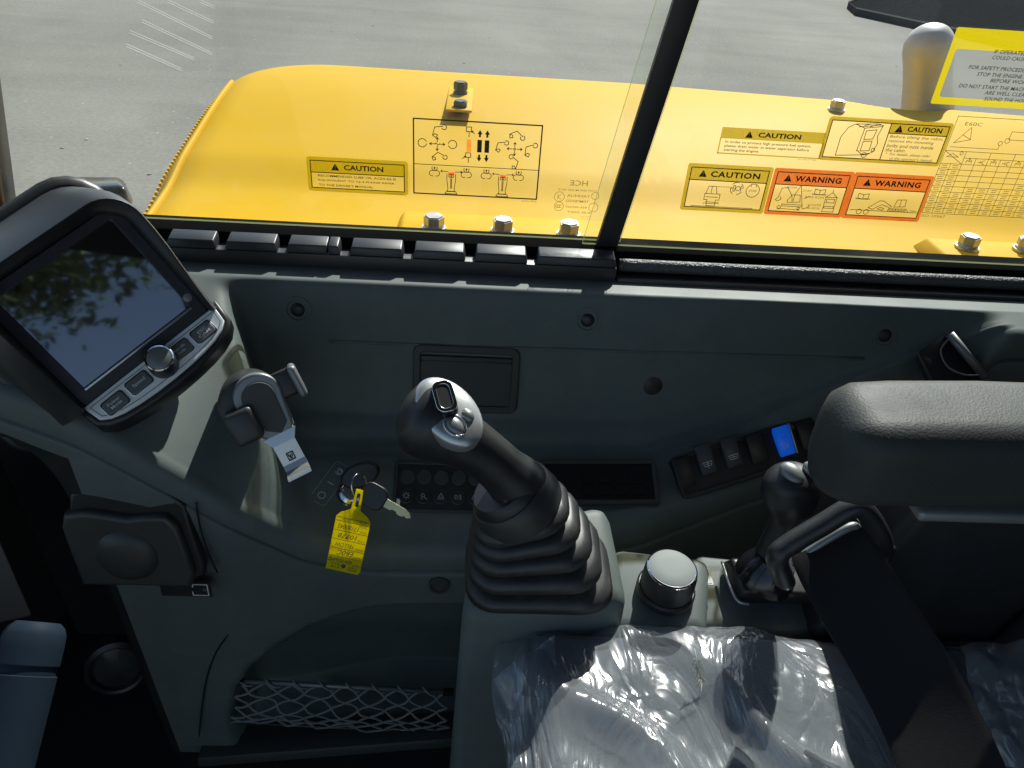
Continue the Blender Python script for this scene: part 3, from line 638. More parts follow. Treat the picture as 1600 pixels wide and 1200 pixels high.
ln = [[E1(.13, .38), E1(.15, .58), E1(.22, .60), E1(.30, .42), E1(.32, .30)], [E1(.13, .38), E1(.10, .33), E1(.13, .30), E1(.17, .34), E1(.16, .40)], [E1(.26, .34), E1(.30, .45), E1(.40, .45), E1(.42, .30), E1(.26, .28), E1(.26, .34)], [E1(.33, .45), E1(.33, .32)], [E1(.20, .24), E1(.46, .24), E1(.46, .20), E1(.20, .20), E1(.20, .24)], [E1(.16, .145), E1(.44, .125)], [E1(.38, .66), E1(.33, .46)], [E1(.38, .66), E1(.47, .16)], [E1(.47, .16), E1(.50, .16), E1(.56, .24)], circ(*E1(.17, .165), .0022, 10), circ(*E1(.42, .165), .0016, 10), [E1(.46, .38), E1(.52, .44)],
      [E1(.57, .50), E1(.57, .60), E1(.635, .575), E1(.70, .60), E1(.70, .50), E1(.635, .48), E1(.57, .50)], [E1(.635, .575), E1(.635, .48)], [E1(.55, .50), E1(.55, .48), E1(.72, .48), E1(.72, .50)],
      [E1(.80, .60), E1(.80, .54)], [E1(.73, .44), E1(.80, .54), E1(.87, .44)], [E1(.72, .44), E1(.88, .44)], [E1(.73, .12), E1(.73, .43)], [E1(.87, .12), E1(.87, .43)], [E1(.75, .40), E1(.85, .40), E1(.85, .32), E1(.75, .32), E1(.75, .40)], [E1(.74, .24), E1(.86, .24), E1(.86, .20), E1(.74, .20), E1(.74, .24)], [E1(.72, .12), E1(.88, .12)]]
strokes_split('pictogram', fr, ln, .0009, INKT, s5, .0004)
for s, u0, u1, v in [('BOOM', .21, .33, .585), ('STAY', .42, .53, .53), ('WIRE ROPE', .46, .71, .40), ('DOZER', .53, .70, .235), ('BLADE', .53, .69, .165)]:
    text('lettering', fr, s, (x0 + w_ * u0, x0 + w_ * u1, Hh * v, Hh * (v + .045)), INKT, s5, .0006)
x0, w_ = W * .672, W * .328
ln = [[E1(.13, .46), E1(.13, .56), E1(.195, .535), E1(.26, .56), E1(.26, .46), E1(.195, .44), E1(.13, .46)], [E1(.195, .535), E1(.195, .44)], [E1(.11, .46), E1(.11, .44), E1(.28, .44), E1(.28, .46)],
      [E1(.08, .20), E1(.95, .20)], circ(*E1(.20, .165), .0032, 12), circ(*E1(.29, .165), .0032, 12), [E1(.30, .26), E1(.42, .42), E1(.47, .42), E1(.60, .30)], [E1(.30, .26), E1(.36, .23), E1(.46, .34), E1(.58, .28)], [E1(.42, .24), E1(.45, .28), E1(.50, .26), E1(.49, .22), E1(.42, .24)], [E1(.62, .30), E1(.64, .46), E1(.75, .47), E1(.76, .32), E1(.62, .30)], [E1(.69, .46), E1(.69, .31)], [E1(.56, .26), E1(.78, .27)]]
for u in (.57, .61, .65, .69, .73, .77): ln.append(circ(*E1(u, .225), .0013, 8))
ln += [[E1(.79, .27), E1(.82, .20)], [E1(.84, .24), E1(.92, .23)]]
strokes_split('pictogram', fr, ln, .0009, INKT, s5, .0004)
text('lettering', fr, '61N1-06711', (W * .92, W * .985, Hh * .012, Hh * .04), INKT, s5, .0006)

# 8. lifting capacity chart, rear pane
s6, fr, W, Hh = sticker('load_chart_sticker', 'clear sticker with lifting capacity table of fine grid lines', 'sticker', 1497, 181, 1690, 345, YR)
plate('clear_film', fr, [rr(-.001, W, -.006, Hh + .001, .001)], CLEARF, s6)
ln = [[(W, 0), (0, 0), (0, Hh), (W, Hh)], [(0, Hh * .66), (W, Hh * .66)], [(0, Hh * .53), (W, Hh * .53)]]
rows = 9
for i in range(1, rows): v = Hh * .53 * i / rows; ln.append([(0, v), (W, v)])
cols = [.055, .11, .245]; cw = .083
ln += [[(W * .055 * 1.1, 0), (W * .055 * 1.1, Hh * .53)], [(W * .125, 0), (W * .125, Hh * .66)]]
k = 0; xx = .125
while xx < 1: 
    xx += .073; ln.append([(W * xx, 0), (W * xx, Hh * (.66 if k % 2 else .595))]); k += 1
ln += [[(0, Hh * .66), (W * .125, Hh * .53)], [(W * .125, Hh * .595), (W, Hh * .595)]]
strokes('grid_lines', fr, ln, .0007, INKT, s6, .0003)
ln = [[D(.03, .74), D(.10, .90), D(.12, .78), D(.03, .74)], [D(.07, .82), D(.12, .78)], [D(.02, .70), D(.30, .70), D(.30, .74)], [D(.34, .88), D(.34, .80)], [D(.34, .88), D(.62, .88)], [D(.34, .80), D(.44, .80)], circ(*D(.47, .80), .003, 10, 60, 300), circ(*D(.30, .76), .0025, 10), circ(*D(.335, .79), .003, 10), [D(.02, .60), D(.05, .635), D(.09, .60), D(.02, .60)], circ(*D(.10, .64), .002, 8)]
xx = .125
for i in range(11):
    cx = xx + .0365 + i * .073
    if i % 2 == 0: ln += [[D(cx - .015, .545), D(cx - .015, .575), D(cx, .56), D(cx + .015, .575), D(cx + .015, .545)], circ(*D(cx, .583), .001, 8)]
    else: ln += [[D(cx - .02, .56), D(cx + .005, .56)], [D(cx - .005, .55), D(cx - .005, .575)], circ(*D(cx + .015, .56), .0022, 8, 60, 300)]
strokes('chart_symbols', fr, ln, .0007, INKT, s6, .0004)
text('lettering', fr, 'E60C', (W * .055, W * .155, Hh * .915, Hh * .95), INKT, s6, .0004)
text('lettering', fr, 'ISO 10567', (0, W * .15, -Hh * .045, -Hh * .018), INKT, s6, .0004)
ln = []
for i in range(rows):
    for j in range(14):
        cx = (.028 if j == 0 else .092 if j == 1 else .125 + .0365 + (j - 2) * .073); cy = .53 * (i + .5) / rows
        if j > 1 and i > 3 and j < 2 + (i - 3) * 2.4 - 2: continue
        if j > 1 and (j - 2) < 8 - i * 1.9: 
            pass
        if j > 1 and i >= 5 and (j - 2) < (8 - i) * 2 - 1: continue
        for dv in (.012, -.010): ln.append([D(cx - .017 + random.uniform(0, .006), cy + dv), D(cx + .014 + random.uniform(0, .005), cy + dv)])
strokes('small_figures', fr, ln, .0011, ETCH, s6, .0004)

# 9. operating notice, upper rear pane
s7, fr, W, Hh = sticker('safety_notice', 'grey safety notice with thick bright yellow frame high on rear pane', 'sticker', 1497, 38, 1690, 176, YR)
Hh *= 0.97
plate('yellow_frame', fr, [rr(0, W, 0, Hh, .002), rr(.0075, W - .0075, .008, Hh - .022, .003)[::-1]], YFRAME, s7)
plate('grey_panel', fr, [rr(.0075, W - .0075, .008, Hh - .022, .003)], GREYF, s7)
for s, a_, y0, wpx in [('IF OPERATED', 1553, 80, 52), ('COULD CAUSE', 1550, 89, 55), ('FOR SAFETY PROCEDURES', 1513, 104, 104), ('STOP THE ENGINE AND', 1526, 115, 92), ('BEFORE WORK', 1547, 125, 62), ('DO NOT START THE MACHINE', 1498, 133, 118), ('ARE WELL CLEAR', 1538, 144, 68), ('SOUND THE HORN', 1537, 153.5, 72)]:
    A = PY(a_, y0, YR); B = PY(a_ + wpx, y0 + wpx * .045, YR); ox, oz = A.x - fr.translation.x, A.z - fr.translation.z
    text('lettering', fr, s, (ox, ox + (B.x - A.x), oz - .0022, oz + .0020), INK, s7, .0006, bold=.008, shear=.12)

# ------------------------------------------------------------------ notched rail under the window
RAILM = mat('rail_plastic', (0.030, 0.033, 0.036), 0.4, bump=.3, bscale=900, var=.1, vscale=20)
rail = thing('notched_rail', 'black notched plastic rail along the bottom of the side window', 'rail', V(-0.1, 0.88, -0.44))
sbox('rail_base', -0.60, 0.180, 0.8745, 0.899, -0.436, -0.411, RAILM, rail, 0.002)
notch = [mx_(x, 385, .88) for x in (262, 348, 443, 541, 640, 737, 835, 968)]
nw = 0.0105
for k in range(len(notch) - 1):
    xa, xb = notch[k] + (nw * .35 if k else 0), notch[k + 1] - (nw * .65 if k < len(notch) - 2 else 0)
    segs = [(xa, xb)]
    if k == 2: mid = mx_(512, 385, .88); segs = [(xa, mid - .0008), (mid + .0008, xb)]
    for q, (u0, u1) in enumerate(segs):
        i0 = 0.003 if not (k == 2 and q == 1) else 0; i1 = 0.003 if not (k == 2 and q == 0) else 0
        P = [V(u0 - i0 * .0, .8752, -.4107), V(u1, .8752, -.4107), V(u1, .8985, -.4107), V(u0, .8985, -.4107), V(u0 + i0, .8775, -.4005), V(u1 - i1, .8775, -.4005), V(u1 - i1, .8985, -.3965), V(u0 + i0, .8985, -.3965)]
        hexa('rail_block', P, 0.0015, RAILM, rail, 2)

# ------------------------------------------------------------------ side console
con = thing('side_console', 'dark grey moulded side console with deep storage bin under window', 'console', V(0.1, 0.65, -1.05))
LEDGE = -0.429; YE = 0.842                      # height and inner edge of the sill ledge
front = [(-0.62, .61, -0.40), (-0.45, .61, -0.425), (-0.38, .61, -0.46), (-0.326, .61, -0.503), (-0.253, .617, -0.573)]
for q in [(470, 830, .638), (540, 843, .652), (600, 849, .66), (740, 850, .66), (880, 835, .66)]:
    p = PY(*q); front.append((p.x, p.y, p.z - H))
for q in [(1010, 805, .672), (1050, 790, .69), (1165, 747, .73), (1280, 708, .775), (1400, 660, .80), (1500, 630, .81)]:
    p = PY(*q); front.append((p.x, p.y, p.z - H))
front.append((1.2, .81, -.55))
crease = [(-0.62, .80, -0.59), (0.08, .80, -0.592)]
for q in [(1000, 655, .80), (1140, 622, .815), (1280, 580, .82), (1400, 548, .822), (1500, 520, .824)]:
    p = PY(*q); crease.append((p.x, p.y, p.z - H))
crease.append((1.2, .824, -.45))
YF = [(a, b) for a, b, c in front]; EL = [(a, c) for a, b, c in front]
YC = [(a, b) for a, b, c in crease]; SL = [(a, LEDGE + (c - LEDGE) / .80) for a, b, c in crease]
GP = [(0.61, 1.0), (0.745, 0.965), (0.757, 0.945), (0.768, 0.93), (0.777, 0.875), (0.787, 0.84), (0.80, 0.80), (0.815, 0.60), (0.8445, 0.07), (0.850, 0.015), (0.856, 0.0)]
def con_top(x, y):
    if y >= YE: return LEDGE
    yf, yc = interp(x, YF), interp(x, YC)
    ym = .61 + (y - yf) / (yc - yf) * .19 if y < yc else .80 + (y - yc) / (YE - yc) * .056
    E = interp(x, EL); S = interp(x, SL)
    t = (YE - y) / (YE - yf); A = LEDGE + (E - LEDGE) * t
    g_ = interp(ym, GP); k = sstep(0.74, 0.61, ym); base = S * (1 - k) + E * k
    B = LEDGE + (base - LEDGE) * g_
    xb = -0.305 + (YE - y) * 0.50
    wl = sstep(xb, xb + 0.042, x); xr = 0.665 - (YE - y) * 0.25; wr = 1 - sstep(xr - .05, xr + .01, x)
    w_ = wl * wr
    A2 = LEDGE - .25 * (YE - y)
    if x > .3: A = A2
    return A * (1 - w_) + B * w_
NX, NYT = 300, 130
cx = [-0.62 + 1.80 * i / NX for i in range(NX + 1)]
yfx = [interp(x, YF) for x in cx]
cyg = [[0.899 - (0.899 - yf - .002) * j / NYT for yf in yfx] for j in range(NYT + 1)]
Zg = np.array([[con_top(x, y) for x, y in zip(cx, row)] for row in cyg])
for _ in range(5):
    p = np.pad(Zg, 1, mode='edge'); Zg = (p[1:-1, 1:-1] * 4 + p[:-2, 1:-1] + p[2:, 1:-1] + p[1:-1, :-2] + p[1:-1, 2:]) / 8
def wall_y(x): return 0.20 * sstep(-0.40, -0.47, x)
def arch_top(x): return interp(x, [(-0.32, -1.05), (-0.305, -0.985), (-0.29, -0.93), (-0.265, -0.88), (-0.225, -0.84), (-0.18, -0.812), (-0.125, -0.798), (-0.05, -0.79), (0.10, -0.786)])
vs_, fs = [], []
for j in range(NYT + 1):
    for i in range(NX + 1): vs_.append(V(cx[i], cyg[j][i], Zg[j, i]))
skirt = [(.607, -.002), (.603, -.0055), (.600, -.010), (.5985, -.018), (.598, -.034), (.599, -.0365), (.606, -.037), (.6062, -.0405), (.599, -.041), (.5985, -.046)]
for (y, dz) in skirt:
    for i in range(NX + 1): vs_.append(V(cx[i], y - .61 + yfx[i], Zg[NYT, i] + dz))
NL = 80
for j in range(1, NL + 1):
    for i in range(NX + 1):
        x = cx[i]; z0 = Zg[NYT, i] - .046; z = z0 + (-1.095 - z0) * j / NL; y = lerp(yfx[i] - .0115, yfx[i] + .02, j / NL)
        ins = sstep(-.312, -.30, x) * sstep(arch_top(x) + .006, arch_top(x) - .006, z) * sstep(-1.072, -1.062, z) * sstep(.13, .12, x)
        vs_.append(V(x, y + .10 * ins + wall_y(x) * sstep(0, .3, j / NL), z))
nr = NYT + 1 + len(skirt) + NL
for j in range(nr - 1):
    for i in range(NX):
        a = j * (NX + 1) + i; fs.append((a, a + NX + 1, a + NX + 2, a + 1))
cm = mesh('moulded_body', vs_, fs, [PANEL, BLACK], con, 'all')
for k_, p_ in enumerate(cm.data.polygons):
    if k_ // NX >= NYT + 12 and cx[k_ % NX] < -.392: p_.material_index = 1  # dark of the footwell void put into black faces
def console_frame(px, py, X=(1, 0, 0)):
    """march the sight line to the console skin: point and normal frame there"""
    d = ray(px, py); t = 0.5
    while t < 2.0:
        p = CAM + d * t
        if interp(p.x, YF) < p.y < 0.898 and p.z - H < con_top(p.x, p.y): break
        if p.y >= .898: break
        t += 0.0008
    e = .006; zx = (con_top(p.x + e, p.y) - con_top(p.x - e, p.y)) / (2 * e); zy = (con_top(p.x, p.y + e) - con_top(p.x, p.y - e)) / (2 * e)
    nrm = Vector((-zx, -zy, 1)).normalized(); X = Vector(X); X = (X - nrm * nrm.dot(X)).normalized()
    return frame(p, X, nrm.cross(X))
# screw recesses
for px, py in [(465, 484), (918, 500), (1382, 524)]:
    f = console_frame(px, py)
    lathe('screw_recess', f, [(0.0165, -.002), (0.0165, .0015), (0.013, .0018), (0.010, -.004), (0.0095, -.004)], PANEL, con, 28)
    lathe('screw', f, [(0.0088, -.003), (0.0088, .0005), (0.006, .003), (0.0025, .0035)], BLACK, con, 20)
# drawer-like vent panel
f = console_frame(728, 592)
W, Hh = .118, .074
plate('hatch_surround', f, [rr(-W / 2 - .006, W / 2 + .006, -Hh / 2 - .006, Hh / 2 + .006, .010), rr(-W / 2, W / 2, -Hh / 2, Hh / 2, .006)[::-1]], PANELD, con, .007, .002, z=-.002)
plate('hatch_lid', f, [rr(-W / 2 + .002, W / 2 - .002, -Hh / 2 + .002, Hh / 2 - .014, .005)], PANELD, con, .006, .002, z=-.0035)
plate('hatch_slat', f, [rr(-W / 2 + .003, W / 2 - .003, Hh / 2 - .012, Hh / 2 - .007, .002)], BLACK, con, .008, .001, z=-.003)
f = console_frame(1020, 603); lathe('blanking_plug', f, [(.0125, -.002), (.0125, .0008), (.0115, .0014)], BLACK, con, 28)
f = frame(PY(686, 915, .646), (1, 0, 0), (0, .1, 1)); lathe('blanking_plug', f, [(.013, -.003), (.013, .001), (.010, .0012), (.009, -.001)], PANELD, con, 28)
# raised rib lines on the back wall of the bin
for (xa, ya, xb, yb) in [(515, 533, 690, 540), (690, 540, 1350, 560)]:
    pts = []
    for i in range(14):
        t = i / 13; pts.append(console_frame(lerp(xa, xb, t), lerp(ya, yb, t)).translation)
    loft('moulded_rib', sweep_rings(pts, [.0022] * len(pts), 8, Vector((0, 0, 1))), PANEL, con, 'all')

# lower wall trims
strip = [PY(x, y, .612) for x, y in ((300, 1152), (380, 1148), (700, 1158))]
P = [V(-.36, .606, -1.085), V(.15, .655, -1.085), V(.15, .70, -1.085), V(-.36, .66, -1.085), V(-.36, .609, -1.066), V(.15, .658, -1.066), V(.15, .70, -1.066), V(-.36, .66, -1.066)]
hexa('kick_strip', P, 0.003, PANELD, con, 2)
# seam lines of the front lower panel (raised beads)
def bead(name, pix, Y, r, mt, parent): 
    pts = smooth_path([PY(x, y, Y) for x, y in pix], 6); return loft(name, sweep_rings(pts, [r] * len(pts), 8, Vector((0, 1, 0))), mt, parent, 'all')
bead('panel_seam', [(306, 786), (314, 830), (328, 870), (340, 895)], .5985, .0012, BLACK, con)
bead('panel_seam', [(356, 992), (335, 1025), (320, 1075), (311, 1150)], .616, .0012, BLACK, con)

# small things on the console -----------------------------------------------------------------
# ignition marking
f = console_frame(516, 757, (.35, .94, 0))
igm = thing('ignition_marking', 'printed ignition position label with circle and start symbols', 'label', f.translation)
def irr(w_, h_): return rr(-w_ / 2, w_ / 2, -h_ / 2, h_ / 2, .004)
o_ = irr(.060, .021); strokes('outline', f, [o_ + o_[:1]], .0006, PRINTG, igm, .0035)
strokes('symbols', f, [circ(-.019, 0, .0042, 20), [(0, -.004), (0, .004)], circ(.019, 0, .0042, 20, 120, 420), [(.0165, .0005), (.019, .002), (.0215, .0005), (.0215, -.002), (.0165, -.002), (.0165, .0005)]], .0007, PRINTW, igm, .0035)
# ignition switch
f = console_frame(547, 772)
ig = thing('ignition_switch', 'chrome ringed ignition switch on the console shelf', 'ignition switch', f.translation)
lathe('chrome_ring', f, [(.0175, -.002), (.0175, .003), (.0165, .005), (.0135, .0055), (.0125, .011), (.0105, .0125)], CHROME, ig, 32)
lathe('barrel', f, [(.0102, .008), (.0102, .015), (.008, .0155)], SILVD, ig, 24)
# key in the switch and its mate on the ring
kc = f @ Vector((0, 0, .015))
key = thing('ignition_key', 'black headed ignition key standing in the switch', 'key', kc)
kf = frame(PK(563, 742, (kc - CAM).dot(CF) - .012), CR * .92 + CU * .38, CU * .92 - CR * .38)
plate('key_head', kf, [ell(0, 0, .021, .0115, 28)], BLACK, key, .010, .003, z=-.005)
tube('key_blade', [kc, kf @ Vector((-.012, -.008, -.004))], .004, SILVD, key)
ring_c = PY(561, 758, .648)
rf = frame(ring_c, CR * .5 + CF, CU)
kring = thing('key_ring', 'thin steel split ring holding key and yellow tag', 'key ring', ring_c)
pts = [rf @ Vector((.013 * math.cos(a), .013 * math.sin(a), 0)) for a in [2 * math.pi * i / 28 for i in range(29)]]
loft('split_ring', sweep_rings(pts, [.0009] * 29, 8, rf.to_3x3() @ Vector((0, 0, 1))), CHROME, kring, 'all')
k2 = thing('spare_key', 'brass key with black head hanging from the ring', 'key', PY(600, 790, .61))
dk = (PY(563, 757, .645) - CAM).dot(CF)
kf2 = frame(PK(585, 776, dk), CR * .87 - CU * .5, CU * .87 + CR * .5)
plate('key_head', kf2, [rr(-.014, .012, -.012, .012, .008)], BLACK, k2, .006, .002, z=-.003)
plate('key_blade', kf2, [[(.010, -.0042), (.022, -.0042), (.024, -.0022), (.029, -.0022), (.031, -.0042), (.037, -.0040), (.039, -.0015), (.042, -.003), (.046, -.0005), (.043, .003), (.036, .0048), (.010, .0048)]], BRASS, k2, .0022, .0004, z=-.0011)
# yellow key tag
kd = dk + .005
tg = thing('key_tag', 'bright yellow plastic key tag with handwritten lines hanging from ignition', 'key tag', PK(537, 890, kd))
u = kd / FPX
tb, tt = PY(534, 897, .598), PY(563, 757, .635)
tc_ = tb.lerp(tt, .36); tY = (tt - tb).normalized(); tX = CR - tY * tY.dot(CR)
tf = frame(tc_, tX, tY)
body = [(-26 * u, -50 * u), (24 * u, -50 * u), (27 * u, -46 * u), (27 * u, 40 * u), (22 * u, 47 * u), (8 * u, 56 * u), (6 * u, 90 * u), (-4 * u, 90 * u), (-6 * u, 56 * u), (-21 * u, 47 * u), (-26 * u, 40 * u)]
plate('tag_body', tf, [body, ell(0 * u, -41 * u, 4.2 * u, n=16)[::-1], rr(-2 * u, 4 * u, 60 * u, 85 * u, 2.8 * u)[::-1]], TAGF, tg, .0012, .0003)
ln = [[(-25 * u, v * u), (26 * u, v * u)] for v in (40, 34, 18, 3, -12, -26, )]
strokes('ruled_lines', tf, ln, .0006, INK, tg, .0014)
for s, x0, x1, y0, y1 in [('ADDRESS', -16, -2, 36, 39), ('NOM', 12, 22, 36, 39), ('MODEL', 12, 24, 29, 33), ('MODEL', 15, 25, 20, 23), ('STOCK NO', 13, 25, 5, 8), ('YEAR', 13, 25, -10, -7), ('NAME', 12, 25, -24, -21), ('LOC', 14, 25, -38, -35)]:
    text('printed_lettering', tf, s, (x0 * u, x1 * u, y0 * u, y1 * u), INK, tg, .0014, mirror=False)
for s, x0, x1, y0, y1 in [('17100045', -21, 12, 21, 29), ('10778', -18, 12, 6, 14), ('YELLOW', -20, 10, -9, -2), ('E60C', -15, 12, -23, -14), ('NEW HOLLAND', -25, 12, -36, -29)]:
    f180 = tf @ Matrix.Translation(((x0 + x1) / 2 * u, (y0 + y1) / 2 * u, 0)) @ Matrix.Rotation(math.pi, 4, 'Z')
    hw, hh = (x1 - x0) / 2 * u, (y1 - y0) / 2 * u
    text('handwriting', f180, s, (-hw, hw, -hh, hh), INK, tg, .0014, shear=.25)
strokes('printed_icons', tf, [[(-18 * u, -45 * u), (-7 * u, -45 * u), (-7 * u, -39 * u), (-18 * u, -39 * u), (-18 * u, -45 * u)], [(9 * u, -46 * u), (21 * u, -46 * u), (21 * u, -40 * u), (9 * u, -40 * u), (9 * u, -46 * u)], [(10 * u, -46 * u), (15 * u, -41 * u), (20 * u, -46 * u)]], .0005, INK, tg, .0014)

# button panel left of the lever
f = console_frame(705, 762); 
bpn = thing('indicator_button_panel', 'dark panel with two rows of round symbol buttons behind joystick', 'switch panel', f.translation)
w2, h2 = .070, .031
plate('bezel', f, [rr(-w2, w2, -h2, h2, .004), rr(-w2 + .0025, w2 - .0025, -h2 + .0025, h2 - .0025, .003)[::-1]], PANELD, bpn, .004, .001, z=-.001)
plate('panel_face', f, [rr(-w2 + .003, w2 - .003, -h2 + .003, h2 - .003, .003)], BLACK, bpn, .003, .0005, z=-.0015)
for i in range(5):
    cx_ = -w2 + .0155 + i * .0212
    for cy_ in (.012, -.012):
        o_ = frame(f @ Vector((cx_, cy_, 0)), f.to_3x3() @ Vector((1, 0, 0)), f.to_3x3() @ Vector((0, 1, 0)))
        bt_ = lathe('button', o_, [(.0093, .0012), (.0093, .0026), (.0082, .0032), (.0078, .0028)], PANELD if cy_ > 0 else BLACK, bpn, 24)
    icon = [[circ(0, 0, .0024, 12)] + [[(.0032 * math.cos(a), .0032 * math.sin(a)), (.0044 * math.cos(a), .0044 * math.sin(a))] for a in [i_ * math.pi / 4 for i_ in range(8)]],
            [circ(-.001, .001, .002, 12), [(.001, -.001), (.004, -.004)], [(-.003, -.002), (-.001, -.004)]],
            [[(-.003, -.001), (0, .004), (.003, -.001), (-.003, -.001)], [(-.004, -.003), (.004, -.003)]],
            [[(-.004, .002), (-.001, .002), (-.001, -.002), (-.004, -.002), (-.004, .002)], circ(.0025, .0015, .0013, 10), circ(.0025, -.0018, .0013, 10)],
            [[(-.004, -.002), (-.003, .002), (.004, .002), (.004, -.002), (-.004, -.002)]]][i]
    strokes('button_symbol', f @ Matrix.Translation((cx_, -.012, 0)), icon, .0009, PRINTG, bt_, .0036)
plate('status_label', f, [rr(-w2 + .004, -w2 + .0085, -.024, -.016, .0005)], PRINTW, bpn, z=.0025)
# radio style recess right of the lever
f = console_frame(935, 757); f = f @ Matrix.Translation((0, 0, .006))
rp = thing('radio_panel', 'blank black radio panel on the shelf right of the joystick', 'radio', f.translation)
rbox('radio_case', f, (0, 0, -.008), (.142, .058, .014), .003, PANELD, rp)
plate('bezel', f, [rr(-.072, .072, -.030, .030, .004), rr(-.068, .068, -.026, .026, .002)[::-1]], PANELD, rp, .004, .001, z=-.001)
plate('face', f, [rr(-.0675, .0675, -.0255, .0255, .002)], MATB, rp, .002, .0005, z=-.0012)
for i in range(4):
    for j in range(2): plate('radio_key', f, [rr(-.02 + i * .02, -.005 + i * .02, -.018 + j * .016, -.008 + j * .016, .001)], MATB, rp, .0012, .0003, z=.0008)
lathe('round_plug', console_frame(866, 734), [(.007, -.001), (.007, .004), (.005, .005)], GLOSSB, rp, 20)

# rocker switch panel
fa, fb = console_frame(1060, 748).translation, console_frame(1270, 682).translation
fc, fd_ = console_frame(1160, 694).translation, console_frame(1168, 738).translation
f = frame((fa + fb + fc + fd_) / 4, fb - fa, fc - fd_); f = f @ Matrix.Translation((0, 0, .007))
rk = thing('rocker_switch_panel', 'black rocker switch panel with wiper switches and one lit blue switch', 'switch panel', f.translation)
pw = .100
rbox('panel_case', f, (0, 0, -.012), (2 * pw - .004, .048, .022), .002, BLACK, rk)
plate('bezel', f, [rr(-pw, pw, -.026, .026, .004), rr(-pw + .003, pw - .003, -.023, .023, .002)[::-1]], BLACK, rk, .006, .0015, z=-.001)
plate('base_plate', f, [rr(-pw + .003, pw - .003, -.023, .023, .002)], BLACK, rk, .003, .0005, z=-.002)
def toF(px, py):
    d = ray(px, py); nrm = f.to_3x3() @ Vector((0, 0, 1)); t = (f.translation - CAM).dot(nrm) / d.dot(nrm); q = f.inverted() @ (CAM + d * t); return q
for px, py, kind in [(1066, 738, 0), (1100, 717, 1), (1140, 706, 2), (1180, 700, 0), (1222, 689, 3), (1258, 678, 0)]:
    q = toF(px, py); mt_ = {0: BLACK, 1: mat('grey_rocker', (0.055, 0.06, 0.068), 0.4, var=.1, vscale=40), 2: mat('grey_rocker', (0, 0, 0)), 3: BLUE}[kind]
    g_ = f @ Matrix.Translation((q.x, q.y, 0)) @ Matrix.Rotation(rad(9), 4, 'X')
    o_ = rbox('rocker', g_, (0, 0, .003), (.0215 if kind else .024, .038, .008), .0018, mt_, rk, 2, 'glowing blue rocker' if kind == 3 else None)
    if kind in (1, 2):
        ic = [[(-.006, .003), (.006, .003), (.0045, -.002), (-.0045, -.002), (-.006, .003)], [(0, .004), (0, -.005 if kind == 1 else .0)], [(-.003, .0005), (.003, .0005)]]
        strokes('rocker_symbol', g_ @ Matrix.Translation((0, -.007, 0)), ic, .0006, PRINTW, o_, .0073)
    if kind == 3:
        strokes('rocker_symbol', g_ @ Matrix.Translation((0, -.006, 0)), [[(-.004, 0), (-.001, .003), (.004, .001), (.002, -.003), (-.003, -.002)], [(0, .001), (.003, -.002)]], .0007, PRINTW, o_, .0073)
        text('rocker_lettering', g_, 'PWR', (-.004, .004, .003, .006), PRINTG, o_, .0073)
        rbox('rocker_trim', g_, (.0125, 0, .002), (.002, .040, .010), .0006, SILV, o_)

# cup tray / flap at the right end
fl = thing('flap_bracket', 'black corner tray with silver hinge rod at the far end of bin', 'tray', console_frame(1490, 560).translation)
P = [PY(1432, 545, .79), PY(1480, 600, .75), PY(1560, 600, .75), PY(1545, 585, .79)]
zt = .006
f = console_frame(1490, 565)
T4 = [PY(1434, 549, .800), PY(1478, 520, .825), PY(1538, 590, .79), PY(1462, 604, .77)]
hexa('tray_plate', [p + Vector((0, 0, -.012)) for p in T4[::-1]] + [p for p in T4[::-1]], .002, BLACK, fl, 2)
tube('hinge_rod', [PY(1484, 522, .818), PY(1538, 588, .785)], .0055, SILVD, fl, 14)
wire = smooth_path([PY(1482, 530, .815), PY(1470, 548, .805), PY(1480, 572, .79), PY(1505, 585, .78), PY(1530, 586, .78)], 8)
tube('wire_loop', wire, .0013, SILVD, fl, 8)

# ------------------------------------------------------------------ phone holder
HOLD = mat('holder_plastic', (.035, .038, .039), .45, bump=.4, bscale=900, var=.1, vscale=30)
kh = 0.80; u = kh / FPX
fh = camframe(412, 640, kh, 24, 10)
ph = thing('phone_holder', 'grey and black phone holder clamped to the console edge', 'phone holder', PK(420, 735, kh + .05))
lathe('mount_base', axis_frame(fh @ Vector((-16 * u, 14 * u, -.045)), fh.to_3x3() @ Vector((0, 0, 1))), [(.032, -.02), (.032, .030), (.029, .036), (.020, .038)], BLACK, ph, 36)
body = ell(2 * u, 22 * u, 34 * u, 34 * u, 30)
body = [p for p in ell(2 * u, 22 * u, 33 * u, 33 * u, 40) if p[1] > 10 * u] + [(-18 * u, -38 * u), (-4 * u, -50 * u), (14 * u, -50 * u), (27 * u, -38 * u)]
ang = lambda p: math.atan2(p[1] - 0, p[0] - 4 * u)
body.sort(key=ang)
plate('back_plate', fh, [body], SILVD, ph, .012, .003, z=-.008)
plate('pad', fh, [[(2 * u + 24 * u * math.cos(a), 22 * u + 22 * u * math.sin(a)) for a in [rad(d) for d in range(-20, 201, 10)]] + [(-10 * u, -30 * u), (8 * u, -42 * u), (22 * u, -30 * u)]], mat('foam_pad', (.075, .078, .076), .9, bump=1, bscale=400, var=.2, vscale=80), ph, .004, .001, z=.003)
# jaws
rbox('left_jaw', fh, (-36 * u, -8 * u, .002), (46 * u, 56 * u, .030), .006, HOLD, ph, 3)
rbox('right_jaw_arm', fh, (46 * u, 22 * u, -.004), (40 * u, 44 * u, .010), .003, BLACK, ph, 3)
rbox('right_jaw', fh, (66 * u, 22 * u, .010), (13 * u, 52 * u, .034), .004, SILVD, ph, 3)
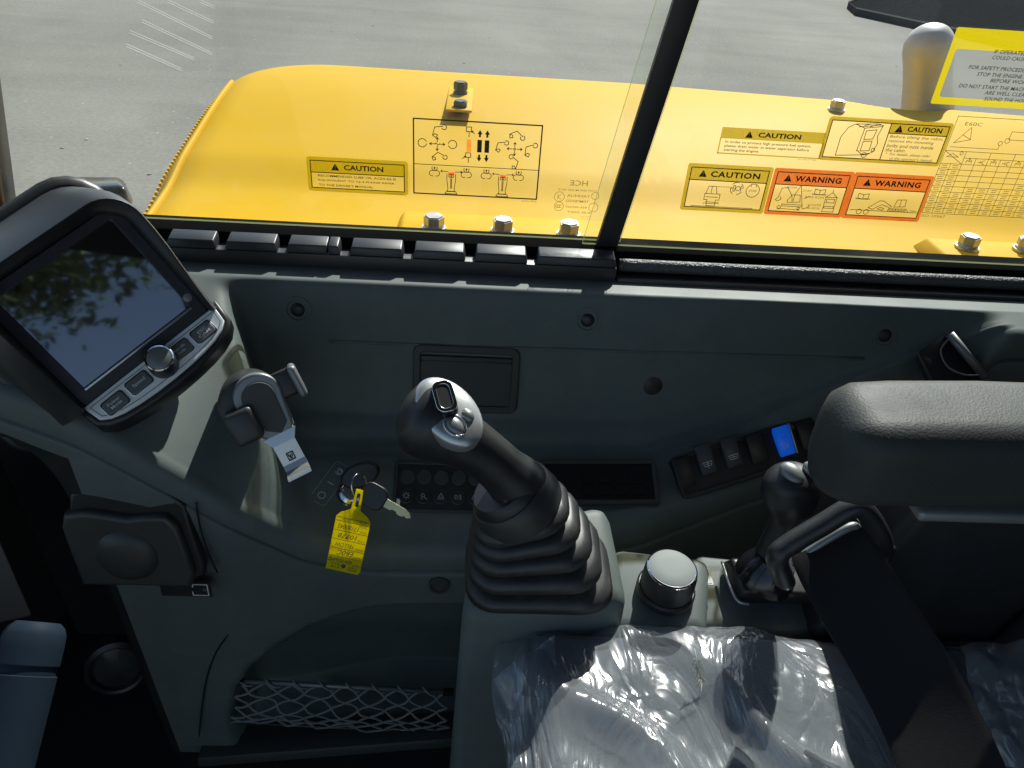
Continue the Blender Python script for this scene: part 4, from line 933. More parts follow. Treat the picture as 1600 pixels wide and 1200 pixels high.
# sprung foot, folded silver strip
bm = bmesh.new()
prof = [(-44, .004), (-60, .005), (-95, .004), (-104, .006), (-108, .012), (-110, .026)]
rows_ = []
for v, z in prof:
    hw = interp(v, [(-110, 19), (-95, 18), (-60, 18), (-44, 27)]) * u; rows_.append((v * u, z, hw))
vs_, fs = [], []
for t in (0, -.003):
    for v, z, hw in rows_:
        for sx in (-1, 1):
            off = t if abs(z - .026) > .02 else t
            vs_.append(fh @ Vector((4 * u + sx * hw, v - (0 if z < .01 else t * -.7), z + (t if z < .012 else 0))))
m_ = len(rows_)
for i in range(m_ - 1):
    a = 2 * i; fs.append((a, a + 1, a + 3, a + 2)); bq = 2 * m_ + 2 * i; fs.append((bq + 2, bq + 3, bq + 1, bq))
    fs.append((a, a + 2, bq + 2, bq)); fs.append((a + 1, bq + 1, bq + 3, a + 3))
fs += [(0, 2 * m_, 2 * m_ + 1, 1), (2 * m_ - 2, 2 * m_ - 1, 4 * m_ - 1, 4 * m_ - 2)]
mesh('foot', vs_, fs, SILV, ph)
ff = fh @ Matrix.Translation((4 * u, -84 * u, .0052))
strokes('foot_mark', ff, [[(-5 * u, -6 * u), (5 * u, -6 * u), (5 * u, 6 * u), (-5 * u, 6 * u), (-5 * u, -6 * u)], [(-3 * u, 3 * u), (-1 * u, -3 * u), (0, 2 * u)], [(1 * u, -3 * u), (3 * u, 3 * u)]], .0012, BLACK, ph, .0004)

# ------------------------------------------------------------------ monitor
km = 0.735; u = km / FPX
fm = camframe(152, 474, km, 38.5, -2, 2)
mon = thing('monitor', 'black visor-hooded display monitor with reflective screen and silver key strip', 'monitor', PK(230, 690, km + .05))
SW, SH = 102 * u, 88 * u       # half sizes of the screen
SCREEN = mat('screen_glass', (0.006, 0.007, 0.009), 0.03)
SCREEN.node_tree.nodes['Principled BSDF'].inputs['IOR'].default_value = 2.7
plate('screen', fm, [rr(-SW, SW, -SH, SH, .001)], SCREEN, mon, .002, 0, z=0)
plate('screen_bezel', fm, [rr(-SW - 16 * u, SW + 16 * u, -SH - 26 * u, SH + 14 * u, .008), rr(-SW, SW, -SH, SH, .001)[::-1]], BLACK, mon, .006, .0008, z=-.002)
rbox('screen_edge_strip', fm, (0, -SH - 2 * u, .0048), (2 * SW, 4 * u, .002), .0006, SILV, mon)
# visor: tapering open hood, deep at the top, shallow at the bottom
def visor_loop(gx, gt, gb, r, n=8, gl=0):
    x0, x1, y0, y1 = -SW - gx - gl, SW + gx, -SH - gb, SH + gt
    pts = [(x0, y0)]
    pts += [(x0, lerp(y0, y1 - r, i / 6)) for i in range(1, 6)]
    pts += [(x0 + r - r * math.cos(rad(90 * i / n)), y1 - r + r * math.sin(rad(90 * i / n))) for i in range(n + 1)]
    pts += [(lerp(x0 + r, x1 - r, i / 8), y1) for i in range(1, 8)]
    pts += [(x1 - r + r * math.sin(rad(90 * i / n)), y1 - r + r * math.cos(rad(90 * i / n))) for i in range(n + 1)]
    pts += [(x1, lerp(y1 - r, y0, i / 6)) for i in range(1, 6)] + [(x1, y0)]
    return pts
def depth(y): return lerp(.016, .070, sstep(-SH - 30 * u, SH * .55, y))
Ls = {}
lo = visor_loop(36 * u, 48 * u, 26 * u, .040); li = visor_loop(17 * u, 16 * u, 26 * u, .026); lm = visor_loop(25 * u, 27 * u, 26 * u, .032); lmi = visor_loop(21 * u, 22 * u, 26 * u, .030)
rowsV = [[fm @ Vector((x, y, -.050)) for x, y in visor_loop(16 * u, 92 * u, 26 * u, .048, 8, 58 * u)], [fm @ Vector((x, y, -.020)) for x, y in visor_loop(26 * u, 84 * u, 26 * u, .046, 8, 40 * u)], [fm @ Vector((x, y, depth(y) * .55)) for x, y in visor_loop(29 * u, 52 * u, 26 * u, .038, 8, 15 * u)], [fm @ Vector((x, y, depth(y) - .002)) for x, y in lm],
         [fm @ Vector((x, y, depth(y))) for x, y in [((a[0] + b_[0]) / 2, (a[1] + b_[1]) / 2) for a, b_ in zip(lm, lmi)]], [fm @ Vector((x, y, depth(y) - .002)) for x, y in lmi], [fm @ Vector((x, y, .002)) for x, y in li]]
n_ = len(lo); vs_ = [p for r in rowsV for p in r]; fs = []
for j in range(len(rowsV) - 1):
    for i in range(n_ - 1): a = j * n_ + i; fs.append((a, a + n_, a + n_ + 1, a + 1))
mesh('visor', vs_, fs, mat('visor_plastic', (0.024, 0.027, 0.030), 0.44, bump=.35, bscale=1000, var=.1, vscale=14), mon, True)
# back case
plate('back_case', fm, [rr(-SW - 72 * u, SW + 14 * u, -SH - 60 * u, SH + 88 * u, .034)], BLACK, mon, .034, .010, z=-.058)
# key strip with curved lower edge
ky0 = -SH - 26 * u
def strip_loop(ins):
    x0, x1 = -SW - 18 * u + ins, SW + 26 * u - ins; top = ky0 - ins; bot = ky0 - 50 * u + ins
    out = [(x0, top)]; 
    for i in range(13):
        t = i / 12; a = math.pi * (1 + t); out.append((lerp(x0, x1, .5 - .5 * math.cos(math.pi * t)), top - (top - bot) * (math.sin(math.pi * t) ** .45)))
    out.append((x1, top)); 
    uniq = [out[0]]
    for p in out[1:]:
        if math.hypot(p[0] - uniq[-1][0], p[1] - uniq[-1][1]) > 1e-5: uniq.append(p)
    return uniq
fk = fm @ Matrix.Translation((0, ky0, .004)) @ Matrix.Rotation(rad(-26), 4, 'X') @ Matrix.Translation((0, -ky0, -.004))
plate('chin', fk, [strip_loop(-6 * u)], BLACK, mon, .030, .004, z=-.026)
plate('key_strip', fk, [strip_loop(0)], mat('strip_finish', (.78, .82, .82), .45, bump=.3, bscale=900, var=.06, vscale=60), mon, .004, .001, z=.004)  # strip colour paled to stand in for sunlight on it
strokes('strip_groove', fk, [strip_loop(5 * u) + strip_loop(5 * u)[:1]], .0007, SILVD, mon, .0083)
keys = [(-SW + 18 * u, -24, 'Power\nMode'), (-SW + 64 * u, -22, 'Speed'), (SW - 60 * u, -22, 'Auto idle\nmode'), (SW - 14 * u, -22, 'ESC\nCAM')]
KEYM = mat('key_button', (0.15, 0.16, 0.16), 0.4, metal=.1, var=.1, vscale=60)
for x, v, s in keys:
    y = ky0 + v * u
    plate('key_rim', fk, [rr(x - 19.5 * u, x + 19.5 * u, y - 13 * u, y + 13 * u, 5 * u), rr(x - 17.5 * u, x + 17.5 * u, y - 11 * u, y + 11 * u, 4 * u)[::-1]], CHROME, mon, .0012, .0003, z=.0078)
    kb = plate('key_button', fk, [rr(x - 17 * u, x + 17 * u, y - 10.5 * u, y + 10.5 * u, 4 * u)], KEYM, mon, .002, .0005, z=.0076)
    text('key_lettering', fk, s, (x - 11 * u, x + 11 * u, y - (6 if '\n' in s else 3.5) * u, y + (6 if '\n' in s else 3.5) * u), PRINTW, kb, .0099, bold=.01, align='CENTER')
kx, kyv = 8 * u, ky0 - 24 * u
kfk = fk @ Matrix.Translation((kx, kyv, .008))
rkn = lathe('rotary_knob', kfk, [(23 * u, 0), (23 * u, .004), (22 * u, .018), (21.5 * u, .021)], BLACK, mon, 40)
lathe('knob_ring', kfk, [(21.6 * u, .0205), (21.6 * u, .0222), (20 * u, .0232), (18.2 * u, .0226)], CHROME, rkn, 40)
lathe('knob_cap', kfk, [(18.2 * u, .021), (18.2 * u, .0228), (17.2 * u, .0232)], SILVD, rkn, 40)
lathe('light_sensor', fm @ Matrix.Translation((SW + 6 * u, -SH + 14 * u, .004)), [(7 * u, 0), (7 * u, .0008), (5 * u, .0012)], SILVD, mon, 20)
# stalk to the console
tube('support_stalk', smooth_path([fm @ Vector((-20 * u, -40 * u, -.05)), fm @ Vector((0, -80 * u, -.09)), PY(150, 760, .70)], 6), .022, BLACK, mon, 16)
rbox('stalk_block', fm, (-SW * .6, -SH * .4, -.07), (.06, .06, .05), .010, BLACK, mon, 3)
for v in (-30, -85): rbox('side_button', fm, (-SW - 34 * u, v * u, -.012), (6 * u, 22 * u, .008), .0015, GLOSSB, mon)
tube('cable', smooth_path([fm @ Vector((-SW - 20 * u, -50 * u, -.05)), PK(-10, 640, .80), PK(20, 690, .82), PK(60, 700, .84), PK(85, 690, .86)], 8), .005, BLACK, mon, 10)

# ------------------------------------------------------------------ joystick pod
pod = thing('joystick_pod', 'grey moulded pod carrying the joystick beside the seat', 'pod', V(0.08, 0.5, -1.05))
T = [PZ(720, 962, -.560), PZ(985, 942, -.560), PZ(950, 779, -.530), PZ(742, 822, -.545)]
Bt = [Vector((T[0].x - .012, T[0].y + .035, H - 1.085)), Vector((T[1].x + .02, T[1].y + .02, H - 1.085)), Vector((T[2].x + .03, T[2].y + .0, H - 1.085)), Vector((T[3].x - .02, T[3].y, H - 1.085))]
hexa('tower', Bt + T, .017, PANEL, pod, 5)
T = [PZ(940, 985, -.598), PZ(1108, 985, -.592), PZ(1112, 868, -.580), PZ(955, 850, -.580)]
Bt = [Vector((p.x, p.y + (.02 if i < 2 else 0), H - 1.085)) for i, p in enumerate(T)]
hexa('dial_deck', Bt + T, .014, PANEL, pod, 5)
T = [PZ(1080, 980, -.612), PZ(1420, 985, -.612), PZ(1430, 900, -.600), PZ(1085, 862, -.600)]
Bt = [Vector((p.x, p.y, H - 1.085)) for p in T]
hexa('rear_deck', Bt + T, .010, PANEL, pod, 4)

joy = thing('joystick', 'black joystick lever with chrome thumb rocker and pleated rubber boot', 'joystick', PZ(840, 905, -.545))
# pleated boot
def rrect_ring(c, X, Y, a, b_, r, n=6):
    out = []
    for sx, sy, a0 in ((1, -1, -90), (1, 1, 0), (-1, 1, 90), (-1, -1, 180)):
        for i in range(n + 1):
            t = rad(a0 + 90 * i / n); out.append(c + X * (sx * (a - r) + r * math.cos(t)) + Y * (sy * (b_ - r) + r * math.sin(t)))
    return out
B0 = PZ(841, 888, -.550); T0 = PY(806, 783, .505)
rings = []
NP = 5
for i in range(NP * 6 + 1):
    s = i / (NP * 6); k = i / 6.0; fph = k - math.floor(k)
    c = B0.lerp(T0, s) + Vector((0, 0, .006 * math.sin(s * math.pi)))
    tilt = s * 0.42
    X = Vector((math.cos(tilt), 0, math.sin(tilt))); Y = Vector((0, 1, 0)); 
    a = lerp(.069, .040, s ** .85); b_ = lerp(.054, .035, s ** .85)
    pl = [0, -.0012, -.005, -.017, -.0185, -.010][i % 6] if i < NP * 6 else -.006
    pl *= lerp(1.0, .7, s); dz = [0, .003, .005, .002, -.001, -.002][i % 6]
    nrm = X.cross(Y) * -1 if X.cross(Y).z < 0 else X.cross(Y)
    ring_ = rrect_ring(c + nrm * dz, X, Y, a + pl, b_ + pl, lerp(.032, .030, s) if s < .98 else .028, 6)
    rings.append([q + (q - c).normalized() * (noise.noise(q * 24) * .0022) + nrm * (noise.noise(q * 17 + Vector((3, 0, 0))) * .0024 * math.sin(s * math.pi)) for q in ring_])
loft('pleated_boot', rings, RUBBER, joy, 'all')
# boot collar
X = Vector((math.cos(.45), 0, math.sin(.45))); axd = Vector((-math.sin(.62), 0, math.cos(.62)))
fcol = axis_frame(T0 - axd * .012, axd)
lathe('boot_collar', fcol, [(.040, 0), (.041, .006), (.039, .022), (.036, .026), (.030, .027)], RUBBER, joy, 36)
# grip: bulged head over a narrowing neck
g0 = T0 + axd * .010
path = [g0, PY(812, 762, .505), PY(786, 735, .503), PY(752, 706, .502), PY(716, 684, .50), PY(684, 664, .498), PY(660, 650, .497), PY(640, 640, .497), PY(629, 635, .497)]
rads = [.028, .0275, .0215, .0212, .0245, .0325, .0335, .0245, .006]
flat = [1, 1, 1.05, 1.0, 1.0, 1.0, 1.0, 1.0, 1]
sp = smooth_path(path, 6); rr_ = [interp(i / 6, list(enumerate(rads))) for i in range(len(sp))]
for _ in range(2): rr_ = [rr_[0]] + [(rr_[i - 1] + 2 * rr_[i] + rr_[i + 1]) / 4 for i in range(1, len(rr_) - 1)] + [rr_[-1]]
loft('grip', sweep_rings(sp, rr_, 32, Vector((0, 1, 0))), BLACK, joy, 'all')
lathe('grip_flange', axis_frame(g0 - axd * .002, axd), [(.034, 0), (.0345, .006), (.032, .012), (.0295, .015)], BLACK, joy, 36)
# face plate with buttons, on the driver's side of the head
hc = PY(692, 668, .498)
fpn = ((CAM - hc).normalized() * .8 + Vector((.18, .1, .55))).normalized()
X = (CR * .55 - CU * .83); fpf = frame(hc + fpn * .0325, X - fpn * fpn.dot(X), Vector((0, 0, 0)) + fpn.cross(X))
fpf = frame(hc + fpn * .0300, (X - fpn * fpn.dot(X)), fpn.cross(X - fpn * fpn.dot(X)))
def dome_plate(name, fr, rx, ry, h, mt, parent, z=0, n=36, cx=0, cy=0, rings_=5):
    rs = []
    for k in range(rings_ + 1):
        a = k / rings_ * math.pi / 2; sc = math.cos(a) if k < rings_ else .02; rs.append([fr @ Vector((cx + rx * sc * math.cos(2 * math.pi * i / n), cy + ry * sc * math.sin(2 * math.pi * i / n), z + h * math.sin(a))) for i in range(n)])
    base = [fr @ Vector((cx + rx * math.cos(2 * math.pi * i / n), cy + ry * math.sin(2 * math.pi * i / n), z - .010)) for i in range(n)]
    return loft(name, [base] + rs, mt, parent, True)
dome_plate('face_plate', fpf, .033, .0225, .006, SILV, joy, 0)
# thumb rocker
rkf = fpf @ Matrix.Translation((-.008, .001, .001)) @ Matrix.Rotation(rad(156), 4, 'Z') @ Matrix.Rotation(rad(-8), 4, 'X')
rs = []
for zz, sc in ((-.006, 1.12), (.002, 1.08), (.008, .96), (.0115, .86)): rs.append([rkf @ Vector((x * sc, y * sc, zz)) for x, y in rr(-.0145, .0145, -.0085, .0085, .0065, 6)])
trk = loft('thumb_rocker', rs, GLOSSB, joy, True)
ou = rr(-.0128, .0128, -.0076, .0076, .006, 6); 
plate('rocker_rim', rkf, [ou, rr(-.0108, .0108, -.0056, .0056, .005, 6)[::-1]], CHROME, trk, .002, .0006, z=.0108)
plate('rocker_pad', rkf, [rr(-.0107, .0107, -.0055, .0055, .005, 6)], mat('ribbed_pad', (.018, .018, .02), .7, spec=.2, bump=1, bscale=1500), trk, .002, .0004, z=.0100)
dome_plate('thumb_button', fpf, .0085, .0065, .004, SILVD, joy, .0045, cx=.013, cy=-.006)
dome_plate('thumb_button', fpf, .0060, .0048, .0035, SILVD, joy, .0045, cx=.012, cy=.008)
tube('button_rim', [fpf @ Vector((.013 + .0098 * math.cos(a), -.006 + .0078 * math.sin(a), .0056)) for a in [2 * math.pi * i / 24 for i in range(25)]], .0008, CHROME, joy, 8)

# rotary dial
dt = thing('throttle_dial', 'round black throttle dial with pale silver cap on the pod', 'dial', PZ(1040, 918, -.580))
fd = axis_frame(PZ(1040, 920, -.582), (0.02, -0.06, 1))
lathe('dial_base', fd, [(.029, -.004), (.029, .002), (.027, .004)], BLACK, dt, 44)
vs_, fs = [], []
SEG = 72
for r, h in ((.0258, .003), (.0264, .006), (.0256, .026), (.0244, .030), (.0238, .0305)):
    for i in range(SEG):
        a = 2 * math.pi * i / SEG; q = r - (.0007 if (i % 2 and .004 < h < .028) else 0); vs_.append(fd @ Vector((q * math.cos(a), q * math.sin(a), h)))
for j in range(4):
    for i in range(SEG): k = (i + 1) % SEG; fs.append((j * SEG + i, j * SEG + k, (j + 1) * SEG + k, (j + 1) * SEG + i))
mesh('knurled_skirt', vs_, fs, BLACK, dt, True)
lathe('chrome_edge', fd, [(.0244, .0298), (.0244, .0313), (.0230, .0323), (.0222, .0320)], CHROME, dt, 48)
lathe('silver_cap', fd, [(.0223, .029), (.0223, .0322), (.021, .0328), (.010, .0334)], mat('pale_cap', (.20, .222, .218), .6, spec=.25), dt, 48)
dlf = frame(PZ(1097, 900, -.5925), (1, -.05, 0), (0, 1, 0))
dl = thing('dial_label', 'small square symbol label beside the dial', 'label', dlf.translation)
plate('label_card', dlf, [rr(-.010, .010, -.011, .011, .0015)], mat('pale_card', (.34, .36, .36), .6), dl, .0008, z=-.0008)
strokes('label_symbol', dlf, [[(-.008, -.009), (.008, -.009), (.008, .009), (-.008, .009), (-.008, -.009)], [(-.004, -.008), (0, -.002), (-.004, .002), (.002, .007)], [(.002, -.008), (.005, .002)]], .0009, BLACK, dl, .0004)

# blade lever with base
lv = thing('blade_lever', 'short black blade lever with two silver buttons in slotted base', 'lever', PZ(1200, 905, -.600))
T = [PZ(1150, 938, -.596), PZ(1298, 940, -.596), PZ(1262, 868, -.590), PZ(1128, 872, -.590)]
hexa('slot_base', [p + Vector((0, 0, -.006)) for p in T] + [PZ(1162, 924, -.580), PZ(1280, 930, -.580), PZ(1248, 866, -.574), PZ(1142, 872, -.574)], .004, BLACK, lv, 3)
bead_pts = [PZ(1128, 878, -.588), PZ(1149, 934, -.592), PZ(1170, 944, -.594)]
tube('base_trim', smooth_path(bead_pts, 6), .0016, SILV, lv, 8)
Lb = PZ(1196, 892, -.578); Ly = Lb.y
pth = [Lb, PY(1208, 862, Ly), PY(1222, 830, Ly), PY(1232, 805, Ly), PY(1236, 782, Ly - .002), PY(1234, 762, Ly - .003), PY(1230, 746, Ly - .004), PY(1228, 736, Ly - .004)]
rds = [.019, .0165, .0150, .0165, .0235, .0275, .021, .005]
sp = smooth_path(pth, 6); q_ = [interp(i / 6, list(enumerate(rds))) for i in range(len(sp))]
for _ in range(2): q_ = [q_[0]] + [(q_[i - 1] + 2 * q_[i] + q_[i + 1]) / 4 for i in range(1, len(q_) - 1)] + [q_[-1]]
loft('grip', sweep_rings(sp, q_, 28, Vector((0, 1, 0))), BLACK, lv, 'all')
lathe('lever_boot', axis_frame(PZ(1192, 902, -.582), (.25, 0, 1)), [(.030, 0), (.028, .012), (.023, .020), (.020, .028)], GLOSSB, lv, 28)
hc = PY(1236, 757, Ly); nn = ((CAM - hc).normalized() + Vector((0, .1, .7))).normalized(); X = CR * .6 - CU * .8
ft = frame(hc + nn * .0225, X - nn * nn.dot(X), nn.cross(X - nn * nn.dot(X)))
dome_plate('thumb_button', ft, .0125, .0085, .005, SILVD, lv, 0, cx=-.002, cy=.000)
dome_plate('thumb_button', ft, .0105, .0065, .004, SILVD, lv, -.002, cx=.008, cy=.0165)

# ------------------------------------------------------------------ armrest
arm = thing('armrest', 'wide padded black armrest with grained top', 'armrest', PZ(1440, 780, -.40))
ya, yb = PZ(1420, 690, -.30).y, PZ(1420, 592, -.30).y
x_l = PZ(1292, 650, -.31).x + .006
rings = []
for t, sc, dz in [(0, .30, -.012), (.003, .62, -.006), (.010, .85, -.002), (.022, .97, 0), (.05, 1, .001), (.12, 1.02, .002), (.25, 1.03, .002), (.45, 1.03, 0), (.75, 1.0, -.004)]:
    x = x_l + t; cyc = (ya + yb) / 2 + .004 * min(1, t / .1); hw = (yb - ya) / 2 * sc + .004; hh = .036 * (.5 + .5 * sc)
    c = Vector((x, cyc, H - .333 + dz)); rings.append(rrect_ring(c, Vector((0, 1, 0)), Vector((0, 0, 1)), hw, hh, min(hw, hh) * .62, 8))
loft('pad', rings, ARMM, arm, 'all')
P = []
xb = x_l + .03
rbox('under_plate', ID, (x_l + .15, (ya + yb) / 2 - .008, H - .369), (.17, .060, .010), .004, SILVD, arm, 3)
rbox('hinge_arm', ID, (x_l + .40, (ya + yb) / 2, H - .43), (.10, .05, .12), .012, BLACK, arm, 3)

P = [V(.345, .478, -.62), V(1.0, .478, -.62), V(1.0, .54, -.62), V(.345, .54, -.62), V(.40, .470, -.385), V(1.0, .470, -.385), V(1.0, .52, -.385), V(.40, .52, -.385)]
hexa('support_box', P, .012, BLACK, arm, 4)

# ------------------------------------------------------------------ seat
seat = thing('operator_seat', 'dark fabric operator seat under clear plastic wrapping', 'seat', V(0.35, 0.25, -1.05))
SX0, SX1, SY0, SY1 = 0.055, 0.66, -0.06, 0.480
def seat_z(x, y):
    ex_ = min(x - SX0, SX1 - x); ey = min(y - SY0, SY1 - y); d = min(ex_, ey); z = -.594
    r = .035
    if d < r: z -= r - math.sqrt(max(0, r * r - (r - max(0, d)) ** 2))
    z += .004 * sstep(.06, .0, abs(SY1 - .07 - y)) + .0015 * math.sin(x * 26) - .006 * sstep(.2, .5, x)
    return z
vs_, fs = [], []; NA, NB = 70, 60
for j in range(NB + 1):
    for i in range(NA + 1):
        x, y = lerp(SX0, SX1, i / NA), lerp(SY0, SY1, j / NB); vs_.append(V(x, y, seat_z(x, y)))
for j in range(NB):
    for i in range(NA): a = j * (NA + 1) + i; fs.append((a, a + 1, a + NA + 2, a + NA + 1))
rim = [i for i in range(NA + 1)] + [j * (NA + 1) + NA for j in range(1, NB + 1)] + [NB * (NA + 1) + i for i in range(NA - 1, -1, -1)] + [j * (NA + 1) for j in range(NB - 1, 0, -1)]
b0_ = len(vs_); 
for i in rim: vs_.append(vs_[i] + Vector((0, 0, -.085)))
for q in range(len(rim)): k = (q + 1) % len(rim); fs.append((rim[k], rim[q], b0_ + q, b0_ + k))
mesh('cushion', vs_, fs, FABRIC, seat, 'all')
sbox('seat_pan', SX0 + .04, SX1, SY0 + .03, SY1 - .03, -.76, -.70, BLACK, seat, .01)
sbox('seat_base', SX0 + .10, SX1 - .05, SY0 + .08, SY1 - .10, -1.085, -.755, BLACK, seat, .02)
# backrest rises to the right
P = [V(.60, -.04, -.66), V(.74, -.04, -.66), V(.74, .43, -.66), V(.60, .43, -.66), V(.70, -.03, .05), V(.82, -.03, .05), V(.82, .40, .05), V(.70, .40, .05)]
hexa('backrest', P, .05, FABRIC, seat, 6)
P = [V(.50, .440, -.66), V(.78, .440, -.66), V(.78, .475, -.66), V(.50, .475, -.66), V(.55, .440, -.50), V(.78, .440, -.40), V(.78, .475, -.40), V(.55, .475, -.50)]
hexa('side_bolster', P, .012, BLACK, seat, 4)

# clear plastic wrapping with folds
FILM = bpy.data.materials.new('clear_plastic_wrap'); FILM.use_nodes = True
n = FILM.node_tree.nodes; l = FILM.node_tree.links; n.clear()
o = n.new('ShaderNodeOutputMaterial'); tr = n.new('ShaderNodeBsdfTransparent'); gl = n.new('ShaderNodeBsdfGlossy'); df = n.new('ShaderNodeBsdfDiffuse'); tl = n.new('ShaderNodeBsdfTranslucent')
tr.inputs[0].default_value = (.93, .95, .97, 1); gl.inputs['Roughness'].default_value = .16; df.inputs[0].default_value = (.72, .78, .84, 1); tl.inputs[0].default_value = (.72, .78, .84, 1)
tc = n.new('ShaderNodeTexCoord'); mp = n.new('ShaderNodeMapping'); mp.inputs['Rotation'].default_value = (0, 0, .55); mp.inputs['Scale'].default_value = (1, .33, 1)
wv = n.new('ShaderNodeTexNoise'); wv.inputs['Scale'].default_value = 15; wv.inputs['Detail'].default_value = 3.5; wv.inputs['Distortion'].default_value = 1.2; wv.inputs['Roughness'].default_value = .5
vo = n.new('ShaderNodeTexVoronoi'); vo.feature = 'DISTANCE_TO_EDGE'; vo.inputs['Scale'].default_value = 22
l.new(tc.outputs['Object'], mp.inputs[0]); l.new(mp.outputs[0], wv.inputs['Vector']); l.new(wv.outputs['Color'], vo.inputs['Vector'])
vo.inputs['Scale'].default_value = 5
ad = n.new('ShaderNodeMath'); ad.operation = 'ADD'; l.new(wv.outputs['Fac'], ad.inputs[0]); l.new(vo.outputs['Distance'], ad.inputs[1])
bp = n.new('ShaderNodeBump'); bp.inputs['Strength'].default_value = .45; bp.inputs['Distance'].default_value = .006; l.new(ad.outputs[0], bp.inputs['Height'])
for q in (gl, df, tl): l.new(bp.outputs[0], q.inputs['Normal'])
f_ = n.new('ShaderNodeFresnel'); two_sided_ior(n, l, f_, 1.55); l.new(bp.outputs[0], f_.inputs['Normal'])
fm_ = n.new('ShaderNodeMath'); fm_.operation = 'MULTIPLY_ADD'; fm_.inputs[1].default_value = 1.3; fm_.inputs[2].default_value = .03; l.new(f_.outputs[0], fm_.inputs[0])
m0 = n.new('ShaderNodeMixShader'); m0.inputs[0].default_value = .4; l.new(df.outputs[0], m0.inputs[1]); l.new(tl.outputs[0], m0.inputs[2])
m1 = n.new('ShaderNodeMixShader'); m1.inputs[0].default_value = .20; l.new(tr.outputs[0], m1.inputs[1]); l.new(m0.outputs[0], m1.inputs[2])
m2 = n.new('ShaderNodeMixShader'); l.new(fm_.outputs[0], m2.inputs[0]); l.new(m1.outputs[0], m2.inputs[1]); l.new(gl.outputs[0], m2.inputs[2])
l.new(m2.outputs[0], o.inputs[0])
FX0, FX1, FY0, FY1 = SX0 - .018, SX1 - .06, SY0 + .12, SY1 + .012
vs_, fs = [], []; NA, NB = 210, 150
for j in range(NB + 1):
    for i in range(NA + 1):
        x, y = lerp(FX0, FX1, i / NA), lerp(FY0, FY1, j / NB)
        # long folds fanning from the front corner
        wob = noise.noise(Vector((x * 7, y * 7, 2.3))) * .35
        th = math.atan2(y + .35, x - .42) + wob * .25; rr2 = math.hypot(x - .42, y + .35)
        fold = abs(math.sin(th * 15 + wob * 3)) ** 9 * .015 * sstep(.05, .14, x) * sstep(.50, .28, x)
        cr = noise.fractal(Vector((x * 30, y * 16, 0)), .8, 2.1, 3) * .0022 + noise.noise(Vector((x * 12, y * 8, 5))) * .0025
        z = seat_z(min(max(x, SX0 + .004), SX1), min(y, SY1 - .004)) + .0045 + fold + cr
        e1 = SX0 - x; 
        if x < SX0 + .01: z += -.25 * (SX0 + .01 - x) + .006 * math.sin(y * 60)
        if y > SY1 - .004: z -= (y - SY1 + .004) * 2.6
        vs_.append(V(x + .006 * math.sin(y * 41) * sstep(SX0 + .03, FX0, x), y, z))
for j in range(NB):
    for i in range(NA): a = j * (NA + 1) + i; fs.append((a, a + 1, a + NA + 2, a + NA + 1))
wrap = thing('plastic_wrap', 'crumpled clear plastic wrap over the seat cushion', 'plastic wrap', V(.3, .3, -.61))
mesh('film_sheet', vs_, fs, FILM, wrap, 'all')
# loose corner flap
def flap(name, quad, parent, amp, seed, nu=30, nv=20):
    vs_, fs = [], []
    for j in range(nv + 1):
        for i in range(nu + 1):
            p = quad[0].lerp(quad[1], i / nu).lerp(quad[3].lerp(quad[2], i / nu), j / nv)
            p = p + Vector((0, 0, noise.fractal(p * 30 + Vector((seed, 0, 0)), .7, 2, 3) * amp)) + Vector((0, noise.noise(p * 22 + Vector((0, seed, 0))) * amp, 0)); vs_.append(p)
    for j in range(nv):
        for i in range(nu): a = j * (nu + 1) + i; fs.append((a, a + 1, a + nu + 2, a + nu + 1))
    return mesh(name, vs_, fs, FILM, parent, 'all')
flap('corner_flap', [PZ(772, 1060, -.612), PZ(798, 1110, -.630), PZ(872, 1075, -.590), PZ(866, 990, -.586)], wrap, .006, 3)
flap('side_flap', [PZ(800, 1090, -.612), PZ(788, 1240, -.69), PZ(830, 1240, -.595), PZ(850, 1080, -.590)], wrap, .007, 9)
flap('rear_flap', [PY(1475, 985, .485), PY(1640, 1090, .44), PY(1640, 1010, .49), PY(1478, 978, .492)], wrap, .004, 15)
flap('rear_flap', [PZ(1500, 1010, -.57), PZ(1560, 1200, -.59), PZ(1680, 1200, -.55), PZ(1640, 1010, -.55)], wrap, .009, 21)

# feather
fe = PZ(1092, 1048, -.570)
ft_ = thing('feather', 'small fluffy pale feather lying on the plastic wrap', 'feather', fe)
ff = frame(fe, CR * .3 - CU * .9, CR * .9 + CU * .3)
vs_, fs = [], []
for i in range(120):
    t = random.random(); side = random.choice((-1, 1)); a0 = Vector((lerp(-.014, .010, t), 0, .001)); L = random.uniform(.004, .010) * (0.6 + .8 * t)
    d = Vector((random.uniform(.2, 1.0), side * random.uniform(.3, 1), random.uniform(-.2, .6))).normalized(); p0 = ff @ a0; p1 = ff @ (a0 + d * L * .55 + Vector((0, 0, .0006))); p2 = ff @ (a0 + d * L)
    s_ = (ff.to_3x3() @ Vector((-d.y, d.x, 0))).normalized() * .00028; k = len(vs_); vs_ += [p0 + s_, p0 - s_, p1 + s_, p1 - s_, p2]; fs += [(k, k + 1, k + 3, k + 2), (k + 2, k + 3, k + 4)]
mesh('barbs', vs_, fs, mat('down', (.62, .58, .50), .9), ft_)
tube('quill', [ff @ Vector((-.020, .002, .002)), ff @ Vector((-.006, 0, .002)), ff @ Vector((.010, 0, .001))], .0006, mat('down', (0, 0, 0)), ft_, 6)

